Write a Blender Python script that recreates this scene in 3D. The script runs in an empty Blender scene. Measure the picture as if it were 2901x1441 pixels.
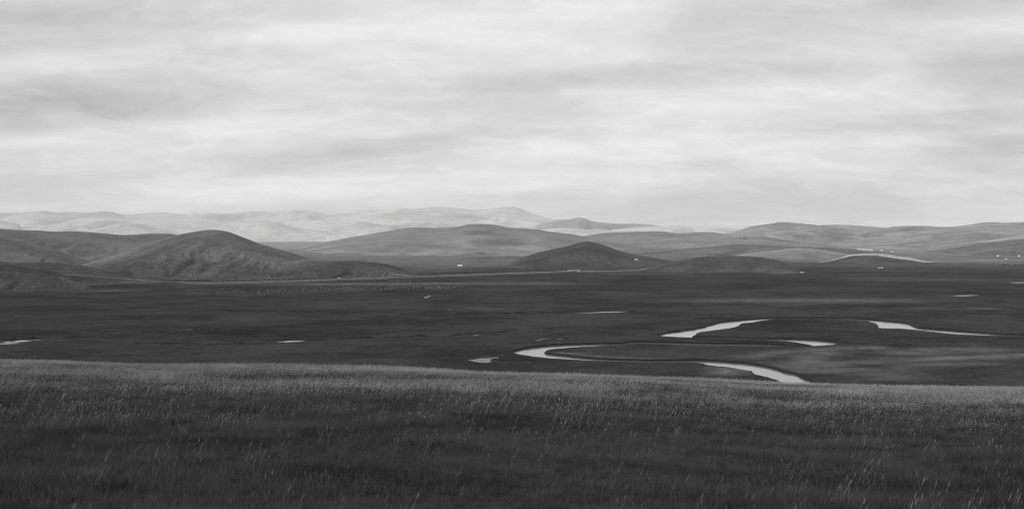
import bpy, bmesh, math, random
import numpy as np
from mathutils import Vector, Matrix
from mathutils.bvhtree import BVHTree
from mathutils.geometry import delaunay_2d_cdt

random.seed(7); rng = np.random.default_rng(7)
sc = bpy.context.scene
COL = sc.collection

# ------------------------------------------------------------------ camera
F, CX, CY, HOR, EYE = 3502.0, 1450.5, 720.5, 660.0, 62.0      # metres above the plain
PITCH = math.atan((CY - HOR) / F)
cam_d = bpy.data.cameras.new('camera'); cam = bpy.data.objects.new('camera', cam_d)
COL.objects.link(cam); sc.camera = cam
cam_d.sensor_width = 36.0; cam_d.lens = 36.0 * F / 2901.0
cam_d.clip_start = 0.1; cam_d.clip_end = 120000
cam.location = (0, 0, EYE); cam.rotation_euler = (math.pi / 2 - PITCH, 0, 0)

# ------------------------------------------------------------------ light
SUN_EL = math.radians(33); SUN_H = Vector((-0.86, -0.51)).normalized()   # the sun stands left of and behind the camera
SUN_VEC = Vector((SUN_H.x * math.cos(SUN_EL), SUN_H.y * math.cos(SUN_EL), math.sin(SUN_EL)))
sun_d = bpy.data.lights.new('sun', 'SUN'); sun_d.energy = 3.7; sun_d.angle = math.radians(1.5)
sun_d.color = (1, 0.995, 0.99)
sun = bpy.data.objects.new('sun', sun_d); COL.objects.link(sun)
sun.rotation_euler = (-SUN_VEC).to_track_quat('-Z', 'Y').to_euler(); sun.location = (-200, -200, 400)
sc.view_settings.view_transform = 'Standard'; sc.view_settings.look = 'None'
sc.view_settings.exposure = 0.0; sc.view_settings.gamma = 1.0; sc.view_settings.use_curve_mapping = False
sc.render.engine = 'CYCLES'
sc.cycles.use_denoising = True; sc.cycles.denoising_input_passes = 'RGB_ALBEDO_NORMAL'; sc.cycles.denoising_prefilter = 'NONE'; sc.cycles.filter_width = 1.2
sc.cycles.max_bounces = 8; sc.cycles.diffuse_bounces = 4; sc.cycles.volume_bounces = 1
sc.cycles.transmission_bounces = 6; sc.cycles.transparent_max_bounces = 8


class NT:
    """small helper for building node trees"""
    def __init__(s, tree): s.t = tree
    def n(s, typ, **kw):
        nd = s.t.nodes.new(typ)
        for k, v in kw.items(): setattr(nd, k, v)
        return nd
    def put(s, sock, v):
        if isinstance(v, bpy.types.NodeSocket): s.t.links.new(v, sock)
        elif v is not None: sock.default_value = v
    def m(s, op, a, b=None, c=None, clamp=False):
        nd = s.n('ShaderNodeMath', operation=op); nd.use_clamp = clamp
        s.put(nd.inputs[0], a); s.put(nd.inputs[1], b); s.put(nd.inputs[2], c)
        return nd.outputs[0]
    def noise(s, vec, scale, detail=4, rough=0.55, dist=0.0):
        nd = s.n('ShaderNodeTexNoise'); s.put(nd.inputs['Vector'], vec)
        nd.inputs['Scale'].default_value = scale; nd.inputs['Detail'].default_value = detail
        nd.inputs['Roughness'].default_value = rough; nd.inputs['Distortion'].default_value = dist
        return nd.outputs[0]
    def rng(s, v, a, b, c, d, smooth=False):
        nd = s.n('ShaderNodeMapRange'); nd.interpolation_type = 'SMOOTHSTEP' if smooth else 'LINEAR'
        s.put(nd.inputs['Value'], v)
        for k, x in zip(('From Min', 'From Max', 'To Min', 'To Max'), (a, b, c, d)): s.put(nd.inputs[k], x)
        return nd.outputs[0]
    def xyz(s, x, y, z):
        nd = s.n('ShaderNodeCombineXYZ'); s.put(nd.inputs[0], x); s.put(nd.inputs[1], y); s.put(nd.inputs[2], z)
        return nd.outputs[0]


# ------------------------------------------------------------------ sky (clear air behind a broken cloud layer, all grey)
world = bpy.data.worlds.new('World'); sc.world = world; world.use_nodes = True
w = NT(world.node_tree); world.node_tree.nodes.clear()
sky = w.n('ShaderNodeTexSky', sky_type='NISHITA'); sky.sun_disc = False
sky.sun_elevation = SUN_EL; sky.sun_rotation = math.atan2(SUN_H.x, SUN_H.y); sky.altitude = 700
sky.air_density = 1.0; sky.dust_density = 1.5
bw = w.n('ShaderNodeRGBToBW'); w.put(bw.inputs[0], sky.outputs[0])
tc = w.n('ShaderNodeTexCoord'); sep = w.n('ShaderNodeSeparateXYZ'); w.put(sep.inputs[0], tc.outputs['Generated'])
dx, dy, dz = sep.outputs
az = w.m('ABSOLUTE', dz)
den = w.m('ADD', az, 0.26)
cp = w.xyz(w.m('DIVIDE', dx, den), w.m('DIVIDE', dy, den), 0.0)          # where the ray meets the cloud layer
mp = w.n('ShaderNodeMapping'); w.put(mp.inputs[0], cp); mp.inputs['Rotation'].default_value = (0, 0, math.radians(18))
mp.inputs['Scale'].default_value = (0.8, 1.2, 1)
warp = w.noise(mp.outputs[0], 1.3, 3, 0.5)
n_big = w.noise(mp.outputs[0], 1.7, 9, 0.54, 0.5)
n_mid = w.noise(mp.outputs[0], 4.5, 9, 0.6, 0.8)
wv = w.n('ShaderNodeTexNoise'); w.put(wv.inputs['Vector'], mp.outputs[0]); wv.inputs['Scale'].default_value = 1.8
wv.inputs['Detail'].default_value = 6; wv.inputs['Roughness'].default_value = 0.6
wsep = w.n('ShaderNodeSeparateXYZ'); w.put(wsep.inputs[0], wv.outputs['Color'])
yy = w.m('MAXIMUM', dy, 0.15)
U = w.m('ADD', w.m('MULTIPLY', w.m('DIVIDE', dx, yy), F), CX)
V = w.m('SUBTRACT', HOR, w.m('MULTIPLY', w.m('DIVIDE', dz, yy), F))
U = w.m('ADD', U, w.m('MULTIPLY', w.m('SUBTRACT', wsep.outputs[0], 0.5), 330.0))
V = w.m('ADD', V, w.m('MULTIPLY', w.m('SUBTRACT', wsep.outputs[1], 0.5), 90.0))
V = w.m('ADD', V, w.m('MULTIPLY', w.m('SUBTRACT', U, CX), 0.03))
front = w.rng(dy, 0.35, 0.7, 0.0, 1.0, True)
n_fine = w.noise(mp.outputs[0], 14.0, 8, 0.62, 1.0)
patch = w.rng(n_big, 0.40, 0.60, -1.0, 1.0, True); wisp = w.rng(n_mid, 0.42, 0.62, -1.0, 1.0, True)
lum = w.m('ADD', w.m('MULTIPLY', patch, 0.048), 0.775)
lum = w.m('ADD', lum, w.m('MULTIPLY', wisp, 0.032))
lum = w.m('ADD', lum, w.m('MULTIPLY', w.m('SUBTRACT', n_fine, 0.5), 0.17))
CLOUDS = [  # azimuth/elevation of single cloud banks on the plane facing north, half sizes, and how they change the light
    (60, 265, 420, 62, -0.20), (380, 225, 420, 40, -0.07), (60, 40, 420, 70, -0.14), (620, 20, 420, 36, -0.06),
    (930, 432, 330, 34, -0.13), (1250, 392, 330, 22, -0.06), (1450, 235, 420, 26, -0.06),
    (2080, 95, 330, 60, -0.09), (1950, 232, 430, 30, -0.10), (2450, 190, 420, 50, -0.05),
    (2860, 250, 260, 60, -0.15), (2780, 45, 330, 40, -0.11), (2600, 385, 420, 26, -0.10), (2830, 480, 220, 46, -0.13),
    (1450, 610, 2400, 40, -0.10), (800, 560, 900, 18, -0.04), (2100, 545, 900, 22, -0.05), (60, 500, 300, 60, -0.06),
    (820, 82, 260, 26, 0.06), (100, 148, 160, 26, 0.06), (1450, 90, 480, 110, 0.12), (2080, 300, 330, 30, 0.07),
    (420, 340, 420, 40, 0.03), (1300, 505, 700, 22, 0.06), (1700, 420, 420, 36, 0.06), (860, 330, 420, 30, 0.05),
]
for (u, v, su, sv, a) in CLOUDS:
    e = w.m('ADD', w.m('POWER', w.m('ABSOLUTE', w.m('DIVIDE', w.m('SUBTRACT', U, u), su)), 2.0),
            w.m('POWER', w.m('ABSOLUTE', w.m('DIVIDE', w.m('SUBTRACT', V, v), sv)), 2.0))
    g = w.m('MULTIPLY', w.m('EXPONENT', w.m('MULTIPLY', w.m('MULTIPLY', e, e), -0.5)), front)
    lum = w.m('ADD', lum, w.m('MULTIPLY', g, a))
lum = w.m('MINIMUM', w.m('MAXIMUM', lum, 0.42), 0.90)
mix = w.n('ShaderNodeMix', data_type='FLOAT'); mix.inputs[0].default_value = 0.93
w.put(mix.inputs[2], bw.outputs[0]); w.put(mix.inputs[3], w.m('MULTIPLY', lum, 10.0))
bg = w.n('ShaderNodeBackground'); w.put(bg.inputs[0], mix.outputs[0]); bg.inputs[1].default_value = 0.10
wo = w.n('ShaderNodeOutputWorld'); w.put(wo.inputs[0], bg.outputs[0])

# ------------------------------------------------------------------ numbers: rays, noise
cp_, sp_ = math.cos(PITCH), math.sin(PITCH)
def ray(u, v):
    a, b = (u - CX) / F, -(v - CY) / F
    return np.stack(np.broadcast_arrays(a, cp_ + b * sp_, -sp_ + b * cp_), -1)
def on_plane(u, v, z=0.0):
    d = ray(np.asarray(u, float), np.asarray(v, float)); t = (z - EYE) / d[..., 2]
    return d * t[..., None] + np.array((0, 0, EYE))
def at_dist(u, v, D):
    d = ray(np.asarray(u, float), np.asarray(v, float)); t = D / d[..., 1]
    return d * np.asarray(t)[..., None] + np.array((0, 0, EYE))

def _h(ix, iy, seed):
    n = (ix.astype(np.int64) * 374761393 + iy.astype(np.int64) * 668265263 + seed * 2147483647) & 0xFFFFFFFF
    n = ((n ^ (n >> 13)) * 1274126177) & 0xFFFFFFFF
    return ((n ^ (n >> 16)) & 0xFFFF) / 65535.0
def vn(x, y, seed=0):
    x = np.asarray(x, float); y = np.asarray(y, float)
    x0, y0 = np.floor(x), np.floor(y); fx, fy = x - x0, y - y0
    fx = fx * fx * fx * (fx * (fx * 6 - 15) + 10); fy = fy * fy * fy * (fy * (fy * 6 - 15) + 10)
    a, b = _h(x0, y0, seed), _h(x0 + 1, y0, seed); c, d = _h(x0, y0 + 1, seed), _h(x0 + 1, y0 + 1, seed)
    return (a + (b - a) * fx) * (1 - fy) + (c + (d - c) * fx) * fy
def fbm(x, y, o=4, seed=0, r=0.5):
    s, a, t = 0, 1.0, 0
    for i in range(o):
        s = s + a * (vn(x, y, seed + i) - 0.5) * 2; t += a; a *= r; x = x * 2.03 + 17.1; y = y * 2.03 + 5.7
    return s / t
def smooth(x): x = np.clip(x, 0, 1); return x * x * (3 - 2 * x)
def catmull(P, n):
    P = np.asarray(P, float); Q = np.vstack([2 * P[0] - P[1], P, 2 * P[-1] - P[-2]]); out = []
    for i in range(1, len(Q) - 2):
        t = np.linspace(0, 1, n, endpoint=False)[:, None]; a, b, c, d = Q[i - 1], Q[i], Q[i + 1], Q[i + 2]
        out.append(0.5 * ((2 * b) + (c - a) * t + (2 * a - 5 * b + 4 * c - d) * t ** 2 + (3 * b - a - 3 * c + d) * t ** 3))
    out.append(P[-1:]); return np.vstack(out)

# ------------------------------------------------------------------ linking
SURF = []          # terrain surfaces things can stand on
def link(name, me, parent=None, **props):
    o = bpy.data.objects.new(name, me); COL.objects.link(o)
    if parent is not None: o.parent = parent
    for k, v in props.items(): o[k] = v
    return o
def mesh_np(name, V_, faces, mat, smooth_=True):
    me = bpy.data.meshes.new(name); V_ = np.asarray(V_, np.float32); faces = np.asarray(faces, np.int32)
    k = faces.shape[1]
    me.vertices.add(len(V_)); me.vertices.foreach_set('co', V_.ravel())
    me.loops.add(faces.size); me.loops.foreach_set('vertex_index', faces.ravel())
    me.polygons.add(len(faces)); me.polygons.foreach_set('loop_start', np.arange(len(faces), dtype=np.int32) * k)
    me.update(calc_edges=True); me.validate()
    if smooth_: me.polygons.foreach_set('use_smooth', np.ones(len(me.polygons), bool))
    if mat: me.materials.append(mat)
    return me
def grid_faces(nr, nc, flip=False):
    i = np.arange(nr * nc).reshape(nr, nc)
    q = np.stack([i[:-1, :-1], i[:-1, 1:], i[1:, 1:], i[1:, :-1]], -1).reshape(-1, 4)
    return q[:, ::-1] if flip else q
def add_attr(me, name, arr):
    a = me.attributes.new(name, 'FLOAT', 'POINT'); a.data.foreach_set('value', np.asarray(arr, np.float32).ravel())

# ------------------------------------------------------------------ materials (all neutral greys)
def base_mat(name):
    m = bpy.data.materials.new(name); m.use_nodes = True; m.node_tree.nodes.clear()
    t = NT(m.node_tree); out = t.n('ShaderNodeOutputMaterial'); return m, t, out
def grey(t, v): nd = t.n('ShaderNodeCombineColor'); [t.put(nd.inputs[i], v) for i in range(3)]; return nd.outputs[0]
def plain_mat(name, v, rough=0.8, var=0.15, scale=3.0):
    m, t, out = base_mat(name); p = t.n('ShaderNodeBsdfPrincipled'); tc = t.n('ShaderNodeTexCoord')
    n = t.noise(tc.outputs['Object'], scale, 4)
    t.put(p.inputs['Base Color'], grey(t, t.rng(n, 0.3, 0.7, v * (1 - var), v * (1 + var))))
    p.inputs['Roughness'].default_value = rough; t.put(out.inputs[0], p.outputs[0]); return m
def steppe_mat(name, lo, hi, patch=160.0, fine=6.0, dry_lit=None, bump=1.0, speck=0.25):
    """grassland seen from far: patches of two kinds of grass, mottled by single tussocks"""
    m, t, out = base_mat(name); geo = t.n('ShaderNodeNewGeometry'); pos = geo.outputs['Position']
    big = t.noise(pos, 1.0 / patch, 5, 0.6, 0.6); mid = t.noise(pos, 1.0 / (patch * 0.16), 4, 0.6, 0.4)
    small = t.noise(pos, 1.0 / fine, 3, 0.7)
    k = t.m('ADD', t.m('MULTIPLY', big, 0.6), t.m('MULTIPLY', mid, 0.4))
    v = t.rng(k, 0.34, 0.66, lo, hi, True)
    if dry_lit is not None:  # these two attributes also carry painted sun and gully shade
        at = t.n('ShaderNodeAttribute', attribute_name='dry_lit')
        dm = t.m('MULTIPLY', at.outputs['Fac'], t.rng(mid, 0.3, 0.65, 0.45, 1.1), clamp=True)
        mx = t.n('ShaderNodeMix', data_type='FLOAT'); t.put(mx.inputs[0], dm); t.put(mx.inputs[2], v); mx.inputs[3].default_value = dry_lit
        wet_shade = t.n('ShaderNodeAttribute', attribute_name='wet_shade')
        v = t.m('MULTIPLY', mx.outputs[0], t.m('SUBTRACT', 1.0, t.m('MULTIPLY', wet_shade.outputs['Fac'], 0.6)))
    v = t.m('MULTIPLY', v, t.rng(small, 0.3, 0.7, 1 - speck, 1 + speck))
    d = t.n('ShaderNodeBsdfDiffuse'); t.put(d.inputs[0], grey(t, v)); d.inputs['Roughness'].default_value = 0.6
    b = t.n('ShaderNodeBump'); b.inputs['Strength'].default_value = 0.3; b.inputs['Distance'].default_value = bump
    t.put(b.inputs['Height'], t.m('ADD', small, t.m('MULTIPLY', mid, 2.0)))
    if bump: t.put(d.inputs['Normal'], b.outputs[0])
    t.put(out.inputs[0], d.outputs[0]); return m

M_PLAIN = steppe_mat('valley_grass', 0.037, 0.078, 110, 3.5, dry_lit=0.21, bump=0, speck=0.3)
M_NEAR = steppe_mat('near_hill_grass', 0.06, 0.112, 90, 3.5, dry_lit=0.20, bump=1.2, speck=0.4)
M_LEFT = steppe_mat('left_hill_grass', 0.068, 0.128, 80, 3.5, dry_lit=0.22, bump=1.2, speck=0.45)
M_MID = steppe_mat('mid_hill_grass', 0.10, 0.17, 260, 9, dry_lit=0.32, bump=1.5)
M_RIGHT = steppe_mat('right_hill_grass', 0.09, 0.22, 330, 9, dry_lit=0.36, bump=1.5)
M_PEAK = steppe_mat('peak_grass', 0.15, 0.24, 500, 20, dry_lit=0.4, bump=2.0, speck=0.15)
M_FAR = steppe_mat('dry_hill_grass', 0.28, 0.42, 700, 30, dry_lit=0.5, bump=2.0, speck=0.15)
M_GRAVEL = plain_mat('pale_gravel', 0.21, 0.9, 0.25, 0.4)
M_EARTH = plain_mat('bare_earth', 0.27, 0.95, 0.35, 0.15)
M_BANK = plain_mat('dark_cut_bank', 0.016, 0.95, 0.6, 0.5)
M_MUD = plain_mat('dry_mud', 0.30, 0.9, 0.5, 0.25)
M_WHITE = plain_mat('white_felt', 0.78, 0.8, 0.08)
M_CONC = plain_mat('pale_concrete', 0.5, 0.85, 0.15, 1.0)
M_DARK = plain_mat('dark_wood', 0.03, 0.8, 0.3)
M_ROOF = plain_mat('pale_roof', 0.42, 0.7, 0.2)
M_WALL = plain_mat('white_wall', 0.72, 0.8, 0.1)
M_GLASS = plain_mat('dark_window', 0.02, 0.2, 0.1)
M_TYRE = plain_mat('tyre_rubber', 0.02, 0.9, 0.1)
M_PAINT = plain_mat('white_car_paint', 0.78, 0.35, 0.04)
M_WOOL = plain_mat('white_wool', 0.36, 0.95, 0.15, 6)
M_WOOL_G = plain_mat('dusty_wool', 0.25, 0.95, 0.3, 6)
M_WOOL_D = plain_mat('dark_wool', 0.03, 0.95, 0.2, 6)
M_FACE = plain_mat('dark_face', 0.06, 0.9, 0.1)
M_HIDE_D = plain_mat('dark_hide', 0.022, 0.8, 0.3, 3)
M_HIDE_W = plain_mat('white_hide', 0.68, 0.8, 0.1, 3)
M_ROCK = plain_mat('weathered_rock', 0.15, 0.9, 0.4, 0.6)
M_LEAF = plain_mat('dark_leaves', 0.035, 0.9, 0.4, 2)

def water_mat():
    m, t, out = base_mat('river_water'); geo = t.n('ShaderNodeNewGeometry')
    p = t.n('ShaderNodeBsdfPrincipled'); p.inputs['Base Color'].default_value = (0.22, 0.22, 0.22, 1)
    p.inputs['Roughness'].default_value = 0.12; p.inputs['IOR'].default_value = 1.34
    b = t.n('ShaderNodeBump'); b.inputs['Strength'].default_value = 0.25; b.inputs['Distance'].default_value = 0.02
    t.put(b.inputs['Height'], t.noise(geo.outputs['Position'], 1.2, 3, 0.6)); t.put(p.inputs['Normal'], b.outputs[0])
    t.put(out.inputs[0], p.outputs[0]); return m
M_WATER = water_mat()

# ------------------------------------------------------------------ clouds overhead, out of view, outlined to shade the valley; a gap lights the brow
def cloud_mat():
    m, t, out = base_mat('shade_cloud')
    tp = t.n('ShaderNodeBsdfTransparent'); tp.inputs[0].default_value = (0.62, 0.62, 0.62, 1)
    d = t.n('ShaderNodeBsdfDiffuse'); d.inputs[0].default_value = (0.8, 0.8, 0.8, 1)
    mx = t.n('ShaderNodeMixShader'); mx.inputs[0].default_value = 0.08
    t.put(mx.inputs[1], tp.outputs[0]); t.put(mx.inputs[2], d.outputs[0]); t.put(out.inputs[0], mx.outputs[0]); return m
M_CLOUD = cloud_mat()
CLOUD_Z = 1350.0
SHIFT = np.array([SUN_H.x, SUN_H.y]) * CLOUD_Z / math.tan(SUN_EL)
def cloud(name, shade, step, seed, rag):
    """shade: signed field on the ground, positive in the cloud's shadow; the cloud hangs towards the sun from it"""
    x0, x1, y0, y1, fn = shade
    xs = np.arange(x0, x1 + 1, step); ys = np.arange(y0, y1 + 1, step); X, Y = np.meshgrid(xs, ys)
    f = fn(X, Y) + rag * fbm(X / 420, Y / 420, 5, seed) 
    edge = np.minimum(np.minimum(X - x0, x1 - X), np.minimum(Y - y0, y1 - Y)); f = np.minimum(f, edge)
    th = np.sqrt(np.clip(f, 0, None)) * 9 * (1 + 0.5 * fbm(X / 200, Y / 200, 4, seed + 9)); th = np.where(f > 0, np.clip(th, 0, 330), 0)
    nr, nc = X.shape
    top = np.stack([X + SHIFT[0], Y + SHIFT[1], CLOUD_Z + th], -1).reshape(-1, 3)
    bot = np.stack([X + SHIFT[0], Y + SHIFT[1], CLOUD_Z - th * 0.22], -1).reshape(-1, 3)
    q = grid_faces(nr, nc); ok = (f.ravel()[q] > 0).any(1); q = q[ok]
    n = nr * nc; Vv = np.vstack([top, bot]); Q = np.vstack([q, q[:, ::-1] + n])
    used = np.unique(Q); mp_ = -np.ones(2 * n, int); mp_[used] = np.arange(len(used))
    return link(name, mesh_np(name, Vv[used], mp_[Q], M_CLOUD), kind='stuff')
cloud('cloud', (-900, 700, -900, 120, lambda X, Y: 40 - 0.22 * np.clip(X, -120, 0) + 0.10 * np.clip(X - 10, 0, 100) - Y), 20, 3, 16)
def valley_shade(X, Y):
    f = np.minimum(Y - 430, np.interp(X, [-1200, -260, -90, 60, 250, 900, 1500], [1800, 1760, 1960, 2560, 2700, 2500, 2600]) - Y)
    f = np.minimum(f, np.minimum(X + 2600, 2700 - X))
    return f
cloud('cloud', (-3200, 3400, 380, 3700, valley_shade), 40, 21, 90)

# ------------------------------------------------------------------ river channel
A_ = lambda x, y: (1300 + x / 3.435, 850 + y / 3.435)
B_ = lambda x, y: (1800 + x / 2.34, 850 + y / 2.34)
SEC = [  # pairs of bank lips, downstream: far/left lip, near/right lip
 (B_, 3000, 225, 3000, 244), (B_, 2700, 222, 2700, 240), (B_, 2450, 216, 2450, 237), (B_, 2380, 212, 2380, 235), (B_, 2300, 204, 2300, 232),
 (B_, 2150, 193, 2150, 226), (B_, 2000, 182, 2000, 212), (B_, 1870, 170, 1860, 197), (B_, 1820, 149, 1760, 187), (B_, 1760, 136, 1690, 186),
 (B_, 1680, 129, 1615, 183), (B_, 1590, 121, 1600, 165), (B_, 1500, 115, 1572, 147), (B_, 1400, 110, 1480, 131), (B_, 1200, 107, 1200, 121),
 (B_, 1000, 107, 1000, 121), (B_, 880, 109, 895, 128), (B_, 780, 114, 785, 145), (B_, 700, 121, 715, 152), (B_, 620, 128, 680, 172),
 (B_, 550, 138, 600, 188), (B_, 470, 160, 500, 200), (B_, 380, 181, 430, 212), (B_, 270, 195, 400, 225), (B_, 185, 209, 382, 232),
 (B_, 148, 226, 378, 235), (B_, 175, 237, 385, 237), (B_, 300, 244, 410, 237), (B_, 440, 249, 470, 238), (B_, 600, 255, 620, 241),
 (B_, 800, 263, 800, 247), (B_, 930, 269, 950, 249), (B_, 1020, 274, 1060, 250), (B_, 1090, 285, 1180, 255), (B_, 1140, 293, 1280, 264),
 (B_, 1162, 297, 1340, 275), (B_, 1160, 298.5, 1365, 285), (B_, 1120, 297, 1320, 293), (B_, 1060, 293, 1200, 301), (B_, 980, 289, 1050, 304),
 (B_, 800, 284, 800, 304), (B_, 560, 280, 560, 299), (B_, 300, 275, 300, 294), (B_, 0, 269, 0, 287),
 (A_, 1580, 410, 1580, 437), (A_, 1400, 411, 1400, 443), (A_, 1200, 415, 1200, 452), (A_, 1000, 421, 1000, 466), (A_, 850, 431, 900, 480),
 (A_, 700, 448, 850, 492), (A_, 600, 466, 832, 500), (A_, 535, 482, 832, 503), (A_, 522, 500, 838, 505), (A_, 560, 518, 850, 507), (A_, 650, 536, 885, 510),
 (A_, 780, 553, 960, 517), (A_, 920, 567, 1060, 528), (A_, 1100, 577, 1200, 543), (A_, 1300, 589, 1380, 557), (A_, 1500, 597, 1550, 565),
 (A_, 1750, 602, 1750, 572), (B_, 200, 412, 200, 391), (B_, 400, 414, 420, 389), (B_, 500, 430, 520, 391), (B_, 620, 442, 660, 401),
 (B_, 700, 456, 780, 412), (B_, 765, 468, 860, 426), (B_, 775, 482, 920, 443), (B_, 830, 495, 990, 461), (B_, 880, 510, 1050, 476),
 (B_, 960, 540, 1100, 496), (B_, 1100, 600, 1210, 545), (B_, 1300, 690, 1420, 620)]
BANK = 0.95
SEC = [(s[0], s[1], s[2] + (4 if i < 25 else 0), s[3], s[4]) for i, s in enumerate(SEC)]
def plain_z(x, y):
    far = np.clip((np.asarray(y) - 900) / 900, 0, 1)
    return far * 0.9 * fbm(np.asarray(x) / 320, np.asarray(y) / 320, 3, 5)
la = on_plane([s[0](s[1], s[2])[0] for s in SEC], [s[0](s[1], s[2])[1] for s in SEC])[:, :2]
lb = on_plane([s[0](s[3], s[4])[0] for s in SEC], [s[0](s[3], s[4])[1] for s in SEC])[:, :2]
NS = 9
LA, LB = catmull(la, NS), catmull(lb, NS)
def ragged(L, seed, amp=0.55):
    d = np.gradient(L, axis=0); nrm = np.stack([-d[:, 1], d[:, 0]], 1) / (np.linalg.norm(d, axis=1)[:, None] + 1e-9)
    s = np.concatenate([[0], np.cumsum(np.linalg.norm(np.diff(L, axis=0), axis=1))])
    return L + nrm * (amp * (vn(s / 3.0, s * 0, seed) - 0.5) * 2 + amp * 1.3 * (vn(s / 14.0, s * 0, seed + 3) - 0.5) * 2)[:, None]
LA, LB = ragged(LA, 31), ragged(LB, 47)

def in_poly(P, poly):
    x, y = P[:, 0], P[:, 1]; c = np.zeros(len(P), bool); px, py = poly[:, 0], poly[:, 1]; j = len(poly) - 1
    for i in range(len(poly)):
        m_ = ((py[i] > y) != (py[j] > y)); xi = (px[j] - px[i]) * (y - py[i]) / (py[j] - py[i] + 1e-12) + px[i]
        c ^= m_ & (x < xi); j = i
    return c
OUT = np.vstack([LA, LB[::-1]])

# ------------------------------------------------------------------ the valley plain, one sheet to the horizon with the channel cut out
us = np.concatenate([np.arange(-1600, -60, 70), np.arange(-60, 2960, 14), np.arange(2960, 4600, 70)])
vs = np.concatenate([np.array([661.6, 664, 668, 674, 682, 690, 700, 712, 724]), np.arange(734, 880, 5.0), np.arange(880, 1110, 3.4), np.array([1125, 1150, 1190, 1240, 1300, 1400])])
UU, VV = np.meshgrid(us, vs); UU = UU + rng.uniform(-5, 5, UU.shape) * (UU > -60) * (UU < 2960); VV = VV + rng.uniform(-.8, .8, VV.shape) * (VV > 740) * (VV < 1110)
G = on_plane(UU.ravel(), VV.ravel())[:, :2]
G = np.vstack([G, [[-60000, -3000], [60000, -3000], [-60000, 140000], [60000, 140000], [-3000, -3000], [3000, -3000], [-2500, 100], [2500, 100]]])
G = G[np.abs(G[:, 0]) < 60001]
ring = np.vstack([LA, LB[::-1]])
keep = np.ones(len(G), bool); box = (G[:, 0] > ring[:, 0].min() - 5) & (G[:, 0] < ring[:, 0].max() + 5) & (G[:, 1] > ring[:, 1].min() - 5) & (G[:, 1] < ring[:, 1].max() + 5)
idx = np.where(box)[0]
ins = in_poly(G[idx], OUT)
for k0 in range(0, len(idx), 2000):
    ii = idx[k0:k0 + 2000]; dd = np.min(np.hypot(G[ii][:, None, 0] - ring[None, ::2, 0], (G[ii][:, None, 1] - ring[None, ::2, 1]) * 0.5), axis=1)
    keep[ii[dd < 0.9]] = False
keep[idx[ins]] = False
G = G[keep]
pts = [Vector(p) for p in np.vstack([ring, G])]
nring = len(ring); edges = [(i, (i + 1) % nring) for i in range(nring)]
ov, oe, of, *_ = delaunay_2d_cdt(pts, edges, [], 0, 1e-4)
ov = np.array([(p.x, p.y) for p in ov]); of = np.array([f for f in of if len(f) == 3])
cen = ov[of].mean(1); hole = in_poly(cen, OUT); of = of[~hole]
a_, b_, c_ = ov[of[:, 0]], ov[of[:, 1]], ov[of[:, 2]]
cr = (b_[:, 0] - a_[:, 0]) * (c_[:, 1] - a_[:, 1]) - (b_[:, 1] - a_[:, 1]) * (c_[:, 0] - a_[:, 0])
of[cr < 0] = of[cr < 0][:, ::-1]
gv = np.column_stack([ov, plain_z(ov[:, 0], ov[:, 1])])
# dry and wet grass: old river scrolls, hay strips, tracks and painted sunlit streaks, as polylines on the plain
def seg_field(P, poly, wu, wv):
    """soft line, widths in metres across x and y"""
    best = np.full(len(P), 1e9)
    for p, q in zip(poly[:-1], poly[1:]):
        d = (q - p) / np.array([wu, wv]); r = (P - p) / np.array([wu, wv]); L = (d ** 2).sum() + 1e-9
        t = np.clip((r @ d) / L, 0, 1); best = np.minimum(best, ((r - t[:, None] * d) ** 2).sum(1))
    return np.exp(-best)
S = lambda x, y: (x, y)
Z2 = lambda x, y: (730 + x / 3.529, 800 + y / 3.529)
DRY_LIT = [(B_, [(760, 375), (900, 360), (1000, 340), (1120, 338), (1300, 322), (1600, 312)], 8, 10, .75), (B_, [(1040, 430), (1150, 400), (1130, 370), (1250, 352)], 10, 12, .8),
       (B_, [(1150, 445), (1350, 425), (1600, 408), (2000, 388), (2600, 362)], 14, 9, .85), (B_, [(1500, 500), (1640, 490), (1720, 455), (1900, 430), (2200, 420)], 14, 9, .6),
       (B_, [(1820, 345), (2000, 330), (2250, 328)], 20, 14, .7), (B_, [(1640, 520), (1700, 505), (1690, 470)], 12, 8, .7), (B_, [(1250, 470), (1400, 455), (1500, 460)], 16, 10, .6),
       (A_, [(980, 512), (1150, 536), (1400, 556), (1700, 568)], 10, 5, .6), (B_, [(560, 292), (720, 292)], 20, 4, .8), (B_, [(700, 250), (830, 254)], 20, 4, .4),
       (B_, [(590, 455), (610, 470), (600, 485)], 9, 10, .8), (A_, [(120, 582), (220, 572), (370, 560)], 4, 5, .0),
       (S, [(900, 806), (1050, 804), (1250, 803), (1500, 802)], 60, 30, .8), (S, [(700, 806), (800, 803)], 60, 18, .3), (S, [(2140, 851), (2260, 850), (2420, 851)], 70, 34, .7), (S, [(2500, 789), (2600, 791), (2760, 792)], 60, 30, .28),  # the long streaks here paint sunlit strips of the plain
       (S, [(280, 824), (350, 824)], 14, 8, .6), (S, [(590, 821), (630, 821)], 10, 6, .5), (S, [(840, 812), (900, 812)], 14, 9, .4), (S, [(2440, 753), (2600, 754), (2680, 753)], 60, 22, .45),
       (S, [(1640, 776), (1800, 774)], 70, 14, .35), (S, [(1400, 798), (1440, 796)], 30, 20, .3), (B_, [(1900, 55), (2150, 58), (2576, 50)], 14, 3, .6), (A_, [(150, 75), (300, 85)], 14, 4, .5), (S, [(2150, 866), (2230, 862)], 30, 5, .3)]
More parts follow.
